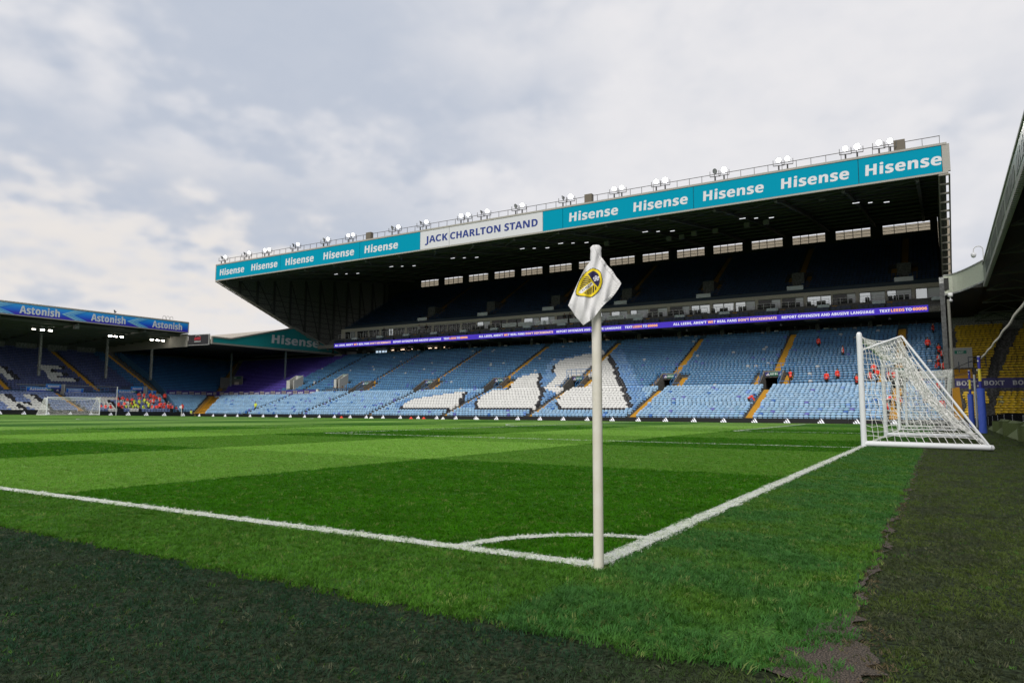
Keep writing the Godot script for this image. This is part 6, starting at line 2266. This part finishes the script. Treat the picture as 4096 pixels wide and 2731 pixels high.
func corner_flag() -> void:
	var F := thing("corner_flag", "tall cream foreground corner post with drooping white flag and yellow and blue crest", "corner flag", Vector3.ZERO)
	var p := st_new()
	lathe(p, [Vector2(0.0262, -0.05), Vector2(0.0262, 0.5), Vector2(0.0258, 1.1), Vector2(0.0255, 1.64), Vector2(0.022, 1.652), Vector2(0.0, 1.655)], Vector3(0.0, 0, 0.0), 28)
	obj("post", done(p), worn(0.72, 0.695, 0.62, 0.05, 0.008, 1.5, 0.42), F)
	var TR := [-0.0146, 1.673, 0.0004, 1.6435, 0.022, 1.6058, 0.0818, 1.5272, 0.1016, 1.4931, 0.1231, 1.4625]
	var TL := [-0.0300, 1.674, -0.042, 1.6262, -0.0422, 1.5919, -0.0729, 1.5473, -0.1071, 1.4721, -0.1412, 1.387, -0.1565, 1.3447]
	var LB := [-0.1565, 1.3447, -0.1183, 1.2924, -0.0768, 1.2419]
	var RB := [0.1231, 1.4625, 0.0991, 1.4217, 0.0701, 1.3842, 0.0227, 1.3401, -0.0247, 1.2791, -0.0768, 1.2419]
	# coons patch: s from left edge to right edge (top edge is almost a point), t from top to bottom
	var patch := func(s: float, t: float) -> Vector2:
		var tl := edge(TL, t)          # s = 0
		var rb := edge(RB, t)          # s = 1
		var tp := edge(TR, s)          # t = 0
		var lb := edge(LB, s)          # t = 1
		var c00 := edge(TL, 0)
		var c10 := edge(TR, 1)
		var c01 := edge(TL, 1)
		var c11 := edge(RB, 1)
		return tl * (1 - s) + rb * s + tp * (1 - t) + lb * t - (c00 * (1 - s) * (1 - t) + c10 * s * (1 - t) + c01 * (1 - s) * t + c11 * s * t)
	var n := 34
	var st := st_new()
	st.set_smooth_group(1)
	for side in 2:
		var off := PLANE_OUT * (-0.0012 * side)
		for i in n:
			for j in n:
				var q: Array = []
				for c in [[0, 0], [0, 1], [1, 1], [1, 0]]:
					var v: Vector2 = patch.call((i + c[0]) / float(n), (j + c[1]) / float(n))
					q.append(cloth(v.x, v.y) + off)
				st.set_smooth_group(1 + side)
				if side == 0:
					quad(st, q[0], q[1], q[2], q[3])
				else:
					quad(st, q[0], q[3], q[2], q[1])
	var white := worn(0.78, 0.78, 0.80, 0.08, 0.03, 8.0, 0.6)
	obj("flag", done(st), white, F)
	# stitched hem
	var hm := st_new()
	for e in [TR, RB, LB]:
		for i in 40:
			var a0 := edge(e, i / 40.0)
			var a1 := edge(e, (i + 1) / 40.0)
			var cen := Vector2(-0.03, 1.46)
			var b0 := a0 + (cen - a0).normalized() * 0.017
			var b1 := a1 + (cen - a1).normalized() * 0.017
			var pk := 0.0015 + 0.0022 * (i % 2)
			var o := PLANE_OUT * pk
			var o2 := PLANE_OUT * (0.0015 + 0.0022 * ((i + 1) % 2))
			quad(hm, cloth(a0.x, a0.y) + o, cloth(b0.x, b0.y) + o, cloth(b1.x, b1.y) + o2, cloth(a1.x, a1.y) + o2)
	obj("hem", done(hm), white, F)
	# sleeve round the top of the post
	var sl := st_new()
	lathe(sl, [Vector2(0.028, 1.585), Vector2(0.031, 1.61), Vector2(0.0285, 1.65), Vector2(0.030, 1.670), Vector2(0.020, 1.680), Vector2(0.0, 1.672)], Vector3(0.0, 0, 0.0), 16)
	obj("sleeve", done(sl), white, F)
	# crest sewn on
	var bd := SurfaceTool.new()
	bd.begin(Mesh.PRIMITIVE_TRIANGLES)
	var k := 0.000337
	var g := 40
	for i in g:
		for j in g:
			var q: Array = []
			var w: Array = []
			for c in [[0, 0], [1, 0], [1, 1], [0, 1]]:
				var u: float = -300.0 + 600.0 * (i + c[0]) / g
				var v: float = -300.0 + 600.0 * (j + c[1]) / g
				q.append(Vector2(u, v))
				var a := -0.0416 + (u * 0.6585 + v * 0.7525) * k
				var y := 1.4655 + (-u * 0.7525 + v * 0.6585) * k
				w.append(cloth(a, y) + PLANE_OUT * 0.0026)
			var m: Vector2 = (q[0] + q[2]) * 0.5
			if not Geometry2D.is_point_in_polygon(m, crest_outline()):
				continue
			for t in [0, 2, 1, 0, 3, 2]:
				bd.set_uv(Vector2((q[t].x + 300.0) / 600.0, (300.0 - q[t].y) / 600.0))
				bd.add_vertex(w[t])
	bd.generate_normals()
	var m := StandardMaterial3D.new()
	m.albedo_texture = crest_picture()
	m.roughness = 0.65
	m.transparency = BaseMaterial3D.TRANSPARENCY_ALPHA_SCISSOR
	m.alpha_scissor_threshold = 0.5
	obj("crest", bd.commit(), m, F)

func crest_outline() -> PackedVector2Array:
	return poly([-138, 207, -76, 239, 0, 236, 39, 214, 95, 186, 132, 151, 172, 85, 192, 20, 198, -50, 189, -119, 150, -180, 88, -235, 40, -268, 1, -290, -25, -275, -60, -240, -130, -119, -155, -50, -168, 21, -174, 80, -168, 127, -156, 175])

func crest_picture() -> ImageTexture:
	var S := 320
	var im := Image.create(S, S, false, Image.FORMAT_RGBA8)
	im.fill(Color(0.1, 0.09, 0.2, 0.0))
	var outer := crest_outline()
	var shrink := func(p: PackedVector2Array, by: float) -> PackedVector2Array: return Geometry2D.offset_polygon(p, -by)[0]
	var rim: PackedVector2Array = shrink.call(outer, 11.0)
	var inner: PackedVector2Array = shrink.call(outer, 48.0)
	var navy := Color(0.10, 0.08, 0.28)
	var dark := Color(0.16, 0.11, 0.17)
	var gold := Color(0.93, 0.83, 0.10)
	var letters := []
	# letters upright in the crest, written as strokes: [x0, y0, x1, y1]
	var glyphs := {"L": [[-8, 18, -8, -16], [-8, -16, 10, -18], [-8, 18, 2, 22], [2, 22, 4, 12]], "U": [[-12, 18, -8, -10], [-8, -10, 2, -17], [2, -17, 9, -6], [9, -6, 11, 18], [11, 18, 14, -14]], "F": [[-6, 18, -6, -20], [-14, 18, 14, 18], [-12, 0, 8, 0]], "C": [[12, 14, 2, 19], [2, 19, -10, 8], [-10, 8, -10, -8], [-10, -8, 0, -18], [0, -18, 12, -12]]}
	var yy := 5.0
	for ch in ["L", "U", "F", "C"]:
		for s in glyphs[ch]:
			letters.append([Vector2(s[0] + 28 - (5.0 - yy) * 0.05, s[1] + yy), Vector2(s[2] + 28 - (5.0 - yy) * 0.05, s[3] + yy)])
		yy -= 52.0
	for j in S:
		for i in S:
			var p := Vector2(-300.0 + 600.0 * (i + 0.5) / S, 300.0 - 600.0 * (j + 0.5) / S)
			if not Geometry2D.is_point_in_polygon(p, outer):
				continue
			var c := Color(0.06, 0.05, 0.12)
			if Geometry2D.is_point_in_polygon(p, rim):
				c = gold
			if Geometry2D.is_point_in_polygon(p, inner):
				var bar_y := 62.0 - 0.115 * p.x
				if p.y > bar_y:
					c = navy
					var q := p - Vector2(12, 122)
					var r := q.length()
					var a := atan2(q.y, q.x)
					if r < 42.0 + 4.0 * cos(5.0 * a):
						c = Color(0.88, 0.88, 0.92)
						if absf(fposmod(a, TAU / 5.0) - TAU / 10.0) < 0.09 and r > 16.0 and r < 38.0:
							c = navy
						if absf(r - 25.0) < 2.5 or r < 6.0:
							c = navy
				elif p.y > bar_y - 20.0:
					c = gold * 0.93
				else:
					var bx := 28.0 - (5.0 - p.y) * 0.05
					var dx := absf(p.x - bx)
					if dx < 26.0:
						c = Color(0.90, 0.90, 0.90)
						for s in letters:
							if Geometry2D.get_closest_point_to_segment(p, s[0], s[1]).distance_to(p) < 3.6:
								c = Color(0.05, 0.05, 0.10)
					elif dx < 40.0:
						c = gold * 0.93
					else:
						var t := fposmod(p.y + dx * 0.9, 44.0)
						c = dark if t < 26.0 else gold * 0.95
			c.a = 1.0
			im.set_pixel(i, j, c)
	return ImageTexture.create_from_image(im)
